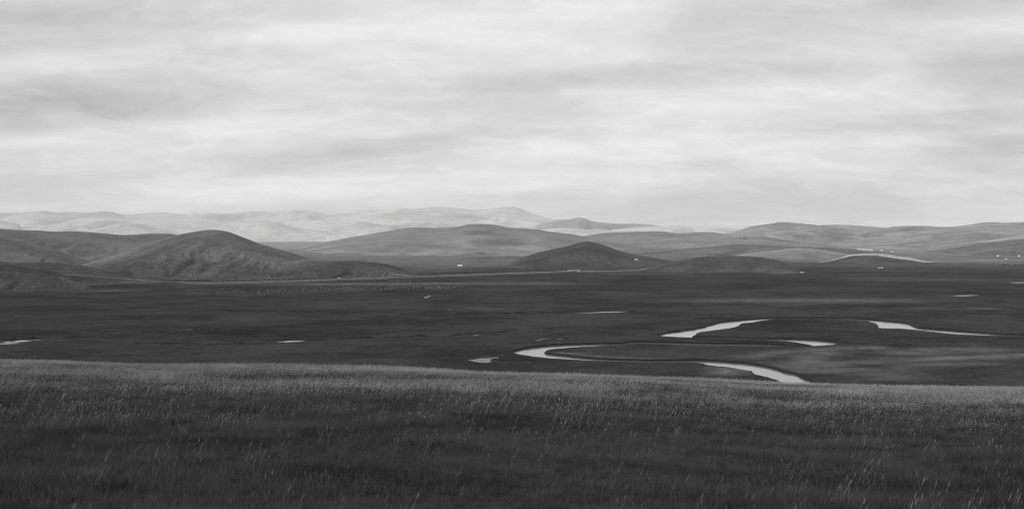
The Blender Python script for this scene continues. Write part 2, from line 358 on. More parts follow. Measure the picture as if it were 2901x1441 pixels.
WET = [(B_, [(900, 375), (1050, 362), (1150, 366)], 10, 10, .5), (B_, [(1820, 470), (2000, 455), (2200, 470)], 20, 12, .4), (B_, [(1350, 500), (1500, 506)], 20, 6, .6), (B_, [(1370, 440), (1800, 400)], 20, 6, .5),
       (S, [(-100, 950), (600, 940)], 100, 40, .45), (S, [(2000, 800), (2901, 830)], 200, 60, .25), (B_, [(400, 255), (900, 285)], 30, 10, .35), (B_, [(1900, 340), (2150, 338)], 12, 4, .6)]
dry_lit = np.zeros(len(gv)); wet_shade = np.zeros(len(gv))
for lst, arr in ((DRY_LIT, dry_lit), (WET, wet_shade)):
    for fn, pl, wu, wv, k in lst:
        q = np.array([fn(*p) for p in pl]); P = on_plane(q[:, 0], q[:, 1])[:, :2]; P = catmull(P, 4) if len(P) > 2 else P
        lo, hi = P.min(0) - 4 * np.array([wu, wv]), P.max(0) + 4 * np.array([wu, wv])
        s_ = np.where(((gv[:, :2] > lo) & (gv[:, :2] < hi)).all(1))[0]
        if len(s_): arr[s_] = np.maximum(arr[s_], k * seg_field(gv[s_, :2], P, wu, wv))
dry_lit = np.maximum(dry_lit, np.clip(0.35 * smooth((gv[:, 1] - 1900) / 700) + 0.75 * smooth((gv[:, 1] - 2600) / 3500), 0, 1)); wet_shade = np.maximum(wet_shade, 0.35 * (fbm(gv[:, 0] / 60, gv[:, 1] / 45, 3, 77) > 0.28))  # far floor painted paler like sunlit ground; small dark patches are random
me = mesh_np('ground', gv, of, M_PLAIN); add_attr(me, 'dry_lit', dry_lit); add_attr(me, 'wet_shade', wet_shade)
link('ground', me, kind='structure'); SURF.append((gv, of))

# banks and water of the river
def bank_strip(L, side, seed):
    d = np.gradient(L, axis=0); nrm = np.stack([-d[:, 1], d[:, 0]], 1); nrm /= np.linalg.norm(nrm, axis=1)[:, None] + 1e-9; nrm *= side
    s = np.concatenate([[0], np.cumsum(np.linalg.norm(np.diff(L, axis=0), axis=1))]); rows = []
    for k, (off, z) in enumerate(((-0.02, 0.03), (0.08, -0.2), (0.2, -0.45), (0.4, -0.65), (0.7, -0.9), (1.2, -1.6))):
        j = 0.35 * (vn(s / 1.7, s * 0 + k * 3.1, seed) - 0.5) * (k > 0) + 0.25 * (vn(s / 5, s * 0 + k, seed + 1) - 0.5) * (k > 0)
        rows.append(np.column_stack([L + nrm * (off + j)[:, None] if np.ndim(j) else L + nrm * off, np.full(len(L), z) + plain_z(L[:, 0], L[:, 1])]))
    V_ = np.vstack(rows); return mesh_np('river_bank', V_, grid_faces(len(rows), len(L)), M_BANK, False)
mid_ = (LA + LB) / 2
sideA = 1.0 if ((lambda d: (-d[1] * (LB - LA)[10][0] + d[0] * (LB - LA)[10][1]))(np.gradient(LA, axis=0)[10])) > 0 else -1.0
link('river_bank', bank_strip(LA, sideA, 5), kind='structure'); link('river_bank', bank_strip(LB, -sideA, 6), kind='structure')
ea = LA + (LA - LB) * 0.03; eb = LB + (LB - LA) * 0.03
NW = 6
wrows = [np.column_stack([ea + (eb - ea) * k / NW, np.full(len(ea), -BANK)]) for k in range(NW + 1)]
link('river', mesh_np('river', np.vstack(wrows), grid_faces(NW + 1, len(ea))[:, ::-1], M_WATER), kind='structure')
brows = [np.column_stack([ea + (eb - ea) * k / 2, np.full(len(ea), -BANK - 0.9)]) for k in range(3)]
link('river_bed', mesh_np('river_bed', np.vstack(brows), grid_faces(3, len(ea))[:, ::-1], M_MUD), kind='structure')

def flat_patch(name, fn, pl, z, mat, seed, rag=0.4, **kw):
    """thin irregular sheet lying on the plain, outline in order"""
    q = np.array([fn(*p) for p in pl]); P = on_plane(q[:, 0], q[:, 1])[:, :2]; P = np.vstack([P, P[:1]]); P = catmull(P, 8)[:-1]
    P = ragged(P, seed, rag); zz = plain_z(P[:, 0], P[:, 1]).max() + z
    bm = bmesh.new(); vs_ = [bm.verts.new((x, y, zz)) for x, y in P]; bm.faces.new(vs_); bmesh.ops.triangulate(bm, faces=bm.faces[:])
    bmesh.ops.recalc_face_normals(bm, faces=bm.faces[:])
    if bm.faces and sum(f.normal.z for f in bm.faces) < 0: bmesh.ops.reverse_faces(bm, faces=bm.faces[:])
    m_ = bpy.data.meshes.new(name); bm.to_mesh(m_); bm.free(); m_.materials.append(mat); return link(name, m_, kind='structure', **kw)
Z1 = lambda x, y: (x / 3.529, 800 + y / 3.529)
POND = [(Z1, [(20, 600), (120, 586), (250, 577), (440, 570), (360, 578), (260, 590), (150, 597)]), (Z1, [(-40, 612), (90, 604), (225, 607), (120, 612), (20, 616)]),
        (Z2, [(180, 594), (260, 585), (380, 583), (490, 585), (380, 592), (260, 596)]), (A_, [(1120, 126), (1280, 121), (1420, 115), (1580, 112), (1620, 114), (1450, 119.5), (1280, 124.5)]),
        (Z2, [(1890, 275), (1950, 271), (2015, 273), (1950, 278)]), (lambda x, y: (2130 + x / 3.341, 560 + y / 3.341), [(120, 714), (300, 705), (480, 701), (486, 707), (350, 713), (200, 717)]),
        (S, [(2858, 801), (2880, 800), (2899, 799.8), (2899, 801), (2880, 801.6)]), (S, [(2690, 837.4), (2730, 836.2), (2775, 836.2), (2730, 838.2)]), (Z2, [(2150, 525), (2180, 523), (2210, 525), (2180, 528)]),
        (S, [(2484, 760), (2490, 757.6), (2501, 757.6), (2502, 760)])]
for i, (fn, pl) in enumerate(POND): flat_patch('pond', fn, pl, 0.06, M_WATER, 60 + i)
flat_patch('mud_flat', A_, [(112, 580), (160, 568), (260, 562), (375, 556), (330, 572), (300, 585), (280, 602), (190, 600), (130, 590)], 0.05, M_MUD, 91, 1.2)
flat_patch('mud_flat', A_, [(740, 388), (820, 378), (930, 374), (1040, 372), (920, 383), (820, 388)], 0.05, M_MUD, 92, 0.8)
flat_patch('mud_bar', B_, [(1735, 195), (1760, 190), (1800, 188), (1815, 194), (1780, 201), (1745, 200)], -BANK + 0.12, M_BANK, 93, 0.3)
flat_patch('mud_bar', B_, [(2085, 240), (2110, 237), (2140, 239), (2115, 243)], -BANK + 0.1, M_BANK, 94, 0.3)

# old, grown-over side channels: low dark scarps on the plain
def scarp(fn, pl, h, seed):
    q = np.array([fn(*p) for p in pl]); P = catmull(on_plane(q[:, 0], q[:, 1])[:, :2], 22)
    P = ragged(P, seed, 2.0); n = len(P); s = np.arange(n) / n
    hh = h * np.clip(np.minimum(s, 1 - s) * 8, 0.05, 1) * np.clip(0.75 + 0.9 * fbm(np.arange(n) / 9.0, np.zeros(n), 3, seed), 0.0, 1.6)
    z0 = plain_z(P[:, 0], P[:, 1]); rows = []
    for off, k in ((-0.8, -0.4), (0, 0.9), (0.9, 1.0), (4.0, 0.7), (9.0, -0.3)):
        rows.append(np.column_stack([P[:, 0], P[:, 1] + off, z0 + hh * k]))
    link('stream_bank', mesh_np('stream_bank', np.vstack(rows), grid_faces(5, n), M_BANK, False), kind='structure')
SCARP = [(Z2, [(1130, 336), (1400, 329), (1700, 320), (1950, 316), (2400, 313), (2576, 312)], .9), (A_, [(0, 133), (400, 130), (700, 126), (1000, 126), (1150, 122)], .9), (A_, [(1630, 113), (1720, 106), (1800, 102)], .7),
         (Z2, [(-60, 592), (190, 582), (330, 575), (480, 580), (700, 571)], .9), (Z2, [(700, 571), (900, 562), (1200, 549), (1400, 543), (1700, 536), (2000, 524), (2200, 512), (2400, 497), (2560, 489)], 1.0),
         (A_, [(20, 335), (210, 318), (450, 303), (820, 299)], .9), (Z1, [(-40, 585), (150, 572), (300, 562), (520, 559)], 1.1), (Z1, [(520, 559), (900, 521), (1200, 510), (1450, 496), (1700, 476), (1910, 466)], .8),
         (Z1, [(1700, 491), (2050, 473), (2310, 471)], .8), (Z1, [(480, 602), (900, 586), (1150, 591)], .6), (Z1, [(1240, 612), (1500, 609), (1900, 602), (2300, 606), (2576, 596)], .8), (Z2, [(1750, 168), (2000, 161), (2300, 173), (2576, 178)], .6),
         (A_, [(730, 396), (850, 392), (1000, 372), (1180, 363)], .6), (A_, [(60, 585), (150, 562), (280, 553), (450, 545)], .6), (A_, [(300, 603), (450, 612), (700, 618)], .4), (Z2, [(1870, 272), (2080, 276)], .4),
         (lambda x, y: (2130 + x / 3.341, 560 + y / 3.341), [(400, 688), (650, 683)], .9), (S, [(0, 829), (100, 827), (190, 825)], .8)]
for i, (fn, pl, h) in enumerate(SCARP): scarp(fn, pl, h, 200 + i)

# ------------------------------------------------------------------ hills
def ridge(pl, D, front, back, mat, seed, relief=0.10, lam=60.0, step=3.2, zfoot=-3.0, taper=0.05, rows=46, spur=0.0, spl=400.0, name='hill', pw=1.0):
    D_near = np.max(D) < 3000
    Da = np.full(len(pl), float(D)) if not np.ndim(D) else np.asarray(D, float); pl = [tuple(p) for p in pl]
    for end in (0, -1):                                            # let both ends run out into the plain
        vb = HOR + F * (EYE - zfoot) / Da[end] + 1; dv = vb - pl[end][1]; sg = -1 if end == 0 else 1
        if dv > 2:
            ex = dv * 6.0; new = [(pl[end][0] + sg * ex * .5, pl[end][1] + dv * .5), (pl[end][0] + sg * ex, vb)]
            if end == 0: pl = new[::-1] + pl; Da = np.concatenate([[Da[0]] * 2, Da])
            else: pl = pl + new; Da = np.concatenate([Da, [Da[-1]] * 2])
    D = Da; taper = min(taper, 0.03)
    pl = np.array(pl, float); n = int((pl[-1, 0] - pl[0, 0]) / step) + 2
    C = catmull(pl, 24); u = np.linspace(pl[0, 0], pl[-1, 0], n); o = np.argsort(C[:, 0]); v = np.interp(u, C[o, 0], C[o, 1])
    Dc = np.interp(u, pl[:, 0], D if np.ndim(D) else np.full(len(pl), float(D)))
    Cw = at_dist(u, v, Dc); e = np.minimum(np.arange(n), np.arange(n)[::-1]) / n
    H = (Cw[:, 2] - zfoot) * smooth(e / taper); sF = np.concatenate([np.linspace(1, 0, rows), -np.linspace(0, 1, rows // 3)[1:]])
    Sg, I = np.meshgrid(sF, np.arange(n), indexing='ij'); dist = np.where(Sg >= 0, Sg * front, Sg * back)
    Y = Cw[I, 1] - dist; X = Cw[I, 0] * Y / Cw[I, 1]; a = np.abs(Sg) ** pw
    g = 0.5 + 0.5 * np.cos(np.pi * a)
    sg_ = 14.0 if D_near else 22.0; kx = np.arange(-60, 61); kern = np.exp(-(kx / sg_) ** 2 / 2); kern /= kern.sum()
    Hs = np.convolve(np.pad(H, 60, mode='edge'), kern, 'valid'); bl = smooth(np.abs(Sg) * (1.4 if D_near else 1.7))   # small knobs of the crest do not run down the slope
    Hl = H[I] * (1 - bl) + np.minimum(Hs[I], H[I] * 1.05 + 2) * bl
    wob = fbm(X / lam / 2, Y / lam / 2, 3, seed) * 0.8
    gul = 1 - np.abs(fbm(X / lam + wob, Sg * 1.4 + 0.15 * Y / lam, 4, seed + 5, 0.55)) * 2
    body = 4 * g * (1 - g)
    low = (0.05 if D_near else 0.3) + (0.95 if D_near else 0.7) * smooth((np.abs(Sg) - 0.3) / 0.35)
    z = zfoot + Hl * g - relief * Hl * (1 - gul) * body * low * np.where(Sg > 0, 1, 0.6) + 0.05 * relief * Hl * fbm(X / lam * 5, Y / lam * 5, 3, seed + 2) * np.sqrt(body + 1e-6)
    if spur: 
        rg = 1 - 2 * np.abs(fbm(X / spl + 0.5 * wob, Sg * 1.1, 3, seed + 30))
        z = z + spur * Hl * (rg - 0.35) * smooth(np.abs(Sg) * 3.0) * (1 - smooth((np.abs(Sg) - 0.55) / 0.45))
    V_ = np.stack([X, Y, z], -1).reshape(-1, 3); q = grid_faces(len(sF), n); me_ = mesh_np(name, V_, q, mat)
    gn = np.clip((gul - gul.mean()) / (gul.std() + 1e-6), -2, 2); crest = np.exp(-(Sg / 0.085) ** 2) * (0.5 + 0.5 * vn(X / lam / 3, Y * 0, seed + 41))
    add_attr(me_, 'dry_lit', np.clip((0.6 if D_near else 0.95) * crest + 0.18 * np.clip(gn, 0, 2) * body * low + 0.4 * np.clip(fbm(X / lam / 2.5, Y / lam / 2.5, 3, seed + 50) - 0.1, 0, 1), 0, 1)); add_attr(me_, 'wet_shade', np.clip((0.28 if D_near else 0.42) * np.clip(-gn - 0.3, 0, 2) * body * low, 0, 0.8))  # crests and spurs painted sunlit, gullies painted shaded; broad patches are random grass
    link(name, me_, kind='structure'); SURF.append((V_, q)); return V_
z1 = lambda L: [(x / 3.529, 560 + y / 3.529) for x, y in L]
z2 = lambda L: [(730 + x / 3.529, 560 + y / 3.529) for x, y in L]
z3 = lambda L: [(1400 + x / 3.345, 560 + y / 3.345) for x, y in L]
zr = lambda L: [(2130 + x / 3.341, 560 + y / 3.341) for x, y in L]
# far dry range
FARL = [(-700, 612), (-450, 600), (-200, 606)] + z1([(0, 155), (170, 150), (400, 130), (480, 135), (570, 160), (700, 155), (900, 160), (1060, 142), (1230, 180), (1400, 170), (1650, 150), (1850, 168), (1930, 158), (2000, 165), (2080, 152), (2230, 165), (2400, 160), (2500, 147)]) \
    + z2([(0, 150), (250, 135), (530, 138), (700, 168), (900, 158), (1050, 125), (1250, 128), (1420, 115), (1550, 122), (1800, 92), (2000, 108), (2190, 135), (2350, 120)]) + z3([(100, 95), (180, 92), (260, 115), (370, 165), (560, 212), (760, 250), (1000, 290), (1300, 330)])
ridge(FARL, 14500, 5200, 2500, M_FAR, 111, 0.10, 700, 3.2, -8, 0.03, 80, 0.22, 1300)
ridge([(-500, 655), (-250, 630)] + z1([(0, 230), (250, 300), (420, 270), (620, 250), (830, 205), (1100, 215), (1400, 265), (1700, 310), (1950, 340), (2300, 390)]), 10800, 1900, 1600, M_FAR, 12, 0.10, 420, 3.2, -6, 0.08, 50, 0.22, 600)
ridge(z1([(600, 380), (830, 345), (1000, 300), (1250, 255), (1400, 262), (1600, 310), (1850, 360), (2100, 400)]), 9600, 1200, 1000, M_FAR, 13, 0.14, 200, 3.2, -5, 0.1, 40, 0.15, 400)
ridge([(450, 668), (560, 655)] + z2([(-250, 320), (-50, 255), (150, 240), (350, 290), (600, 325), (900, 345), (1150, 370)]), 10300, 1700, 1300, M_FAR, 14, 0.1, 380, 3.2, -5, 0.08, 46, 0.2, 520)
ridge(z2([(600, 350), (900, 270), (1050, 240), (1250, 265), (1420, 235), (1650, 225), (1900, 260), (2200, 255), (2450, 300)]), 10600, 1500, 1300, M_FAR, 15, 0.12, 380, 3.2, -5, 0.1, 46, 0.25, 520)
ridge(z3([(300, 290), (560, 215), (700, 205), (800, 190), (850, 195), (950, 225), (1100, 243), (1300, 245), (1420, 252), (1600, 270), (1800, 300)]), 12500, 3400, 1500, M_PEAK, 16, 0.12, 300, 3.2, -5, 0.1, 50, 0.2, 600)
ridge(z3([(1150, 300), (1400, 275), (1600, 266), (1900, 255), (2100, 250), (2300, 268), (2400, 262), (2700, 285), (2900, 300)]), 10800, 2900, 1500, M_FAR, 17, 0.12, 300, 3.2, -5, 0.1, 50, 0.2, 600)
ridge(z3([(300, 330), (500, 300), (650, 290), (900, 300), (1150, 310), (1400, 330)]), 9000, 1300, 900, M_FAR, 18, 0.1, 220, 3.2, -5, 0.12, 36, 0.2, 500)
# right range
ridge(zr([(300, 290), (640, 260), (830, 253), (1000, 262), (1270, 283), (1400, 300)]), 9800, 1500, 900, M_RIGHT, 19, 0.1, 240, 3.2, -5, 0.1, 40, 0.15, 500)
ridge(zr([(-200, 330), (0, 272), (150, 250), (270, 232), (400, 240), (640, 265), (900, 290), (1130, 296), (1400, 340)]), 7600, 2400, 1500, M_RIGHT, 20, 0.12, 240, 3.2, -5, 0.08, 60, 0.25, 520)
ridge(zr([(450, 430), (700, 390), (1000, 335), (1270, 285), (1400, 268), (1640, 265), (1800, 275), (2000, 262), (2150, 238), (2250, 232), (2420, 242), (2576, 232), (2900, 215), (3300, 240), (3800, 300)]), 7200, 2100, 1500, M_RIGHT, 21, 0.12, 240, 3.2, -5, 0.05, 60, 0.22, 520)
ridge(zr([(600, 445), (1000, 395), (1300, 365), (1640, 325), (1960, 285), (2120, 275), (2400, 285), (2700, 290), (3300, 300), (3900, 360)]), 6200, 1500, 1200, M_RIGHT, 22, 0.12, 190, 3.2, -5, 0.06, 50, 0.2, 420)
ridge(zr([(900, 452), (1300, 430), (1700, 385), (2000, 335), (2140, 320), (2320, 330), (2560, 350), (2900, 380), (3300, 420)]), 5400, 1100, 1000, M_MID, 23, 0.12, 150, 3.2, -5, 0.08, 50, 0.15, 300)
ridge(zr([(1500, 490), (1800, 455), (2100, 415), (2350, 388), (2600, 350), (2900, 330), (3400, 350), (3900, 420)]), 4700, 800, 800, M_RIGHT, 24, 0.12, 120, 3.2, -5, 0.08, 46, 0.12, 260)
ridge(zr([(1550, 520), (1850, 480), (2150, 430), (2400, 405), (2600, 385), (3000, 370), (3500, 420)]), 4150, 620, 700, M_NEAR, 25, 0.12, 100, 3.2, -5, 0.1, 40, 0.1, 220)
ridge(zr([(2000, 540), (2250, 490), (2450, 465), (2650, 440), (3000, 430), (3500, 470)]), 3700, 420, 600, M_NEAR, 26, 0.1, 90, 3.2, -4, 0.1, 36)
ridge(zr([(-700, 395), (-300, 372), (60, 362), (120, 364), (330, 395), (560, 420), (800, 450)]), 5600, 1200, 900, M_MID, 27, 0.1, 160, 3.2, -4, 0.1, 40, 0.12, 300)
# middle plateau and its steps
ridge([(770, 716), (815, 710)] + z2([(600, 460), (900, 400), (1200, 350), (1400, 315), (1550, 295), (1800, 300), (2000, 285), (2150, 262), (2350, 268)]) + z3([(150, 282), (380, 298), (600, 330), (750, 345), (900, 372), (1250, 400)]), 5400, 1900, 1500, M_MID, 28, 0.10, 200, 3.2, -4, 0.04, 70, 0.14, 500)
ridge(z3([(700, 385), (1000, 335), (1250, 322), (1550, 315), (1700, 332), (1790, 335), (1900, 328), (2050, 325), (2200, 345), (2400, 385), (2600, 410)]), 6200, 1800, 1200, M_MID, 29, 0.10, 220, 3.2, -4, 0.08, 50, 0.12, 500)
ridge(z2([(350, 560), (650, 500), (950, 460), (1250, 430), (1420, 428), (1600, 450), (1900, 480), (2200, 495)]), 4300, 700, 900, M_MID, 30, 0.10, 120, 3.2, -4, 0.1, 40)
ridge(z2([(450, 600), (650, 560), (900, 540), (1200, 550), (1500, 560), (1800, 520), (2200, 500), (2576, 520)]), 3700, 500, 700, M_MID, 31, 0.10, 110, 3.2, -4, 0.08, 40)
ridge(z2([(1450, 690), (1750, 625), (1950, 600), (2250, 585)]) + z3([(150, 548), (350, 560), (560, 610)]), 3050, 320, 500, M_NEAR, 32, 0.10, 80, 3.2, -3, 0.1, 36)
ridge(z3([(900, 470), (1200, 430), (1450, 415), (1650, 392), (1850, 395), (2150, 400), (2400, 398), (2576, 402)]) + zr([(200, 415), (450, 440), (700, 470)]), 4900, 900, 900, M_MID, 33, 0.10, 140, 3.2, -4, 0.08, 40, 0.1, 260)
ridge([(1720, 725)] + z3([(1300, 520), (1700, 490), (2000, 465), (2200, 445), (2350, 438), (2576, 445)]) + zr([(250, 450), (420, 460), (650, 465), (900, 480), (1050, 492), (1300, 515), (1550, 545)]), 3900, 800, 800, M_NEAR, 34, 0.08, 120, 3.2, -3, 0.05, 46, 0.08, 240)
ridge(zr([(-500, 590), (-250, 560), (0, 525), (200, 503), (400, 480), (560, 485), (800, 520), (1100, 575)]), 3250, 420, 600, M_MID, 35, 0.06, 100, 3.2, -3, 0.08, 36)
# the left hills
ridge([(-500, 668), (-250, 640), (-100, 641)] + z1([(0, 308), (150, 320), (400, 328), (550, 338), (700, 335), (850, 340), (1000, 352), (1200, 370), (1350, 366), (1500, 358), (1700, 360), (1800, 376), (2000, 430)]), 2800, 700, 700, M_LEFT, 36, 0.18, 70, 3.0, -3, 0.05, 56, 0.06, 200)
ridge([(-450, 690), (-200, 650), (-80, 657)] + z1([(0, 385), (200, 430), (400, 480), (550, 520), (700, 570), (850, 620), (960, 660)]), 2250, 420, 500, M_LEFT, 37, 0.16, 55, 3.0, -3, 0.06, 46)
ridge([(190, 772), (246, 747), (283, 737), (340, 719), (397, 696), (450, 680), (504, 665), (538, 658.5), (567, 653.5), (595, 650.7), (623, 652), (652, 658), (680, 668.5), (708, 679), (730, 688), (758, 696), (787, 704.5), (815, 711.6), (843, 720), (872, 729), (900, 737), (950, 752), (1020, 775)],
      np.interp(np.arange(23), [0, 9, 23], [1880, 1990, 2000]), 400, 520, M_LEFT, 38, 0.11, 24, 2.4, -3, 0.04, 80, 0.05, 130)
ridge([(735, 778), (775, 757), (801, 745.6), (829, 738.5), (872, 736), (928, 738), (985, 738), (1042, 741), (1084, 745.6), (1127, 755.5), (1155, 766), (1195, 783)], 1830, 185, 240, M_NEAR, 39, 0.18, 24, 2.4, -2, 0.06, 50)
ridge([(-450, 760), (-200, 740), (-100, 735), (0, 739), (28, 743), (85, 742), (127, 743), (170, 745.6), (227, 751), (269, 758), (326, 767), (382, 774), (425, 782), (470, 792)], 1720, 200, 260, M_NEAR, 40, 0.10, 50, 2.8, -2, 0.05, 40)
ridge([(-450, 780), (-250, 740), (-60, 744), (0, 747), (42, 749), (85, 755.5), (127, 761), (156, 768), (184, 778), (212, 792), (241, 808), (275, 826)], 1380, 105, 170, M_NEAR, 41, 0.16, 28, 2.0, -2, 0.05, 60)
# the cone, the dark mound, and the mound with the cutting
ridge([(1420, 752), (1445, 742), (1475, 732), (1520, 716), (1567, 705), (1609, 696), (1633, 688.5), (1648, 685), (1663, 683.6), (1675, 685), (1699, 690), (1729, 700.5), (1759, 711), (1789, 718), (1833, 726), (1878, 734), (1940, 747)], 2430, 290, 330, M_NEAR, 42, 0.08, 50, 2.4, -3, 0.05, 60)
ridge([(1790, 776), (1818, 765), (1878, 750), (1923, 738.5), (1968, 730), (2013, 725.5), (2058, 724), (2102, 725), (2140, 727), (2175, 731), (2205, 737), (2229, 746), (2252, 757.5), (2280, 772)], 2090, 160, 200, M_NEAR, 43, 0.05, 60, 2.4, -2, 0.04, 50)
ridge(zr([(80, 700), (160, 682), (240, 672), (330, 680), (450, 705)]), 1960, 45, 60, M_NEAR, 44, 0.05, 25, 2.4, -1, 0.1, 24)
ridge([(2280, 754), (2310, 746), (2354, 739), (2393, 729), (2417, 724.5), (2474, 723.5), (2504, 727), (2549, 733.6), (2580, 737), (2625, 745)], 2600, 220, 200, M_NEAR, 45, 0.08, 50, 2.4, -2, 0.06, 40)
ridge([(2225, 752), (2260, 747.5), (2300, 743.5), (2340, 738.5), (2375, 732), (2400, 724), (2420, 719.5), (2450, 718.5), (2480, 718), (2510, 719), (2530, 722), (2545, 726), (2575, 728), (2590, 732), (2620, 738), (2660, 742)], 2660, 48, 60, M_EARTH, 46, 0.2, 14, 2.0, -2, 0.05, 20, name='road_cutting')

# ------------------------------------------------------------------ the grassy brow the camera stands on
BROW = np.array([(-900, 1008), (0, 1015), (500, 1026), (730, 1028), (1000, 1034), (1460, 1050), (1800, 1058), (2200, 1075), (2500, 1083), (2901, 1088), (3800, 1094)], float)
def brow_z(X, Y):
    X = np.asarray(X, float); Y = np.asarray(Y, float); u = CX + F * X / np.maximum(Y, 6.0)
    tau = (np.interp(u, BROW[:, 0], BROW[:, 1] + np.interp(BROW[:, 0], [0, 2901], [13, 19])) - HOR) / F
    s = tau - 0.0248
    drop = 1.75 + s * Y + 0.0006 * np.clip(Y - 60, 0, None) ** 2
    return EYE - drop + 0.15 * fbm(X / 13, Y / 8, 3, 61) * smooth((Y - 3) / 12) + 0.05 * fbm(X / 1.6, Y / 1.6, 2, 63)
ys = np.concatenate([np.arange(-30, 8, 2.0), 8 * 1.018 ** np.arange(0, 212)]); ys = ys[ys < 350]
ts = np.linspace(-1, 1, 260); 
Yg, Tg = np.meshgrid(ys, ts, indexing='ij'); Xg = Tg * (30 + 0.75 * np.clip(Yg, 0, None))
Zg = brow_z(Xg, Yg); V_ = np.stack([Xg, Yg, Zg], -1).reshape(-1, 3); q = grid_faces(len(ys), len(ts))
M_TURF = steppe_mat('turf_soil', 0.018, 0.042, 6, 0.12, bump=0.03, speck=0.4)
link('hillside', mesh_np('hillside', V_, q, M_TURF), kind='structure'); SURF.append((V_, q))

def grass_mat(name, lo, hi, patch):
    m, t, out = base_mat(name); geo = t.n('ShaderNodeNewGeometry'); oi = t.n('ShaderNodeObjectInfo')
    n = t.noise(geo.outputs['Position'], 1.0 / patch, 4, 0.6, 0.5)
    k = t.m('ADD', t.m('MULTIPLY', t.rng(n, 0.3, 0.7, 0.0, 1.0), 0.65), t.m('MULTIPLY', oi.outputs['Random'], 0.35))
    c = grey(t, t.rng(k, 0.25, 0.75, lo, hi))
    d = t.n('ShaderNodeBsdfDiffuse'); t.put(d.inputs[0], c); tr = t.n('ShaderNodeBsdfTranslucent'); t.put(tr.inputs[0], c)
    mx = t.n('ShaderNodeMixShader'); mx.inputs[0].default_value = 0.35; t.put(mx.inputs[1], d.outputs[0]); t.put(mx.inputs[2], tr.outputs[0])
    t.put(out.inputs[0], mx.outputs[0]); return m
M_BLADE = grass_mat('grass_blade', 0.022, 0.092, 2.2); M_BLADE_P = grass_mat('pale_grass_blade', 0.09, 0.17, 2.0); M_STRAW = grass_mat('straw_stalk', 0.15, 0.30, 2.0); M_STRAW_F = grass_mat('sunlit_straw', 0.22, 0.42, 6.0)  # far straw is a paler copy, painting in the brow's sunlit band

def blade(Vs, Fs, Ms, x, y, h, wdt, lean, az_, curl, mat, seg=3):
    i0 = len(Vs); ca, sa = math.cos(az_), math.sin(az_); fa = random.uniform(0, math.pi); px, py = math.cos(fa), math.sin(fa)
    for k in range(seg + 1):
        t = k / seg; b = lean * t + curl * t * t; zz = h * (t - 0.25 * abs(curl) * t * t / max(h, .01) * 0.5)
        ww = wdt * (1 - 0.85 * t) * 0.5
        for sgn in (-1, 1): Vs.append((x + ca * b + px * ww * sgn, y + sa * b + py * ww * sgn, zz))
    for k in range(seg): Fs.append((i0 + 2 * k, i0 + 2 * k + 1, i0 + 2 * k + 3, i0 + 2 * k + 2)); Ms.append(mat)
def tuft(name, nb, rad, h0, h1, wdt, straw, far=False):
    Vs, Fs, Ms = [], [], []
    for i in range(nb):
        r = rad * math.sqrt(random.random()); a = random.uniform(0, 6.283); h = random.uniform(h0, h1)
        wa = random.gauss(0.15, 1.5)                               # the wind bends the grass to the right
        blade(Vs, Fs, Ms, r * math.cos(a), r * math.sin(a), h, wdt * random.uniform(.7, 1.3), h * random.uniform(.05, .8), wa, h * random.uniform(-.1, .5), 2 if random.random() < .13 else 0, 2 if far else 3)
    for i in range(straw):
        r = rad * 1.2 * math.sqrt(random.random()); a = random.uniform(0, 6.283); h = random.uniform(h1 * 1.05, h1 * 2.1)
        wa = random.gauss(0.1, 0.7); lean = h * random.uniform(-.05, .45); cu = h * random.uniform(0, .35); x, y = r * math.cos(a), r * math.sin(a)
        blade(Vs, Fs, Ms, x, y, h, wdt * 0.65, lean, wa, cu, 1, 3)
        tx, ty = x + math.cos(wa) * (lean + cu) * .8, y + math.sin(wa) * (lean + cu) * .8
        for j in range(2):                                          # seed head
            i0 = len(Vs); f = random.uniform(0, 3.14); px, py = math.cos(f) * wdt * 1.1, math.sin(f) * wdt * 1.1; dx_, dy_ = math.cos(wa) * h * .12, math.sin(wa) * h * .12
            Vs += [(tx, ty, h * .72), (tx + px + dx_ * .5, ty + py + dy_ * .5, h * .84), (tx + dx_, ty + dy_, h * .99), (tx - px + dx_ * .5, ty - py + dy_ * .5, h * .84)]
            Fs.append((i0, i0 + 1, i0 + 2, i0 + 3)); Ms.append(1)
    me_ = bpy.data.meshes.new(name); me_.from_pydata(Vs, [], Fs); me_.materials.append(M_BLADE); me_.materials.append(M_STRAW_F if far else M_STRAW); me_.materials.append(M_BLADE_P)
    me_.polygons.foreach_set('material_index', Ms); me_.update(); return bpy.data.objects.new(name, me_)
SRC = bpy.data.collections.new('grass_sources')
NV = 6
for i in range(NV): SRC.objects.link(tuft('tuft_a%d' % i, 36, .11, .03, .115, .0036, 0))          # 0..5 short
for i in range(NV): SRC.objects.link(tuft('tuft_b%d' % i, 18, .10, .05, .15, .0034, 4))           # 6..11 with seed stalks
for i in range(NV): SRC.objects.link(tuft('tuft_c%d' % i, 58, .24, .04, .13, .005, 1, True))      # 12..17 far short
for i in range(NV): SRC.objects.link(tuft('tuft_d%d' % i, 40, .24, .05, .135, .0045, 11, True))     # 18..23 far with stalks
def scatter(n, y0, y1, kind):
    Y = np.sqrt(rng.uniform(y0 ** 2, y1 ** 2, n)); X = rng.uniform(-1, 1, n) * (0.58 * Y + 4.5); return X, Y
PX, PY, PI_, PS = [], [], [], []
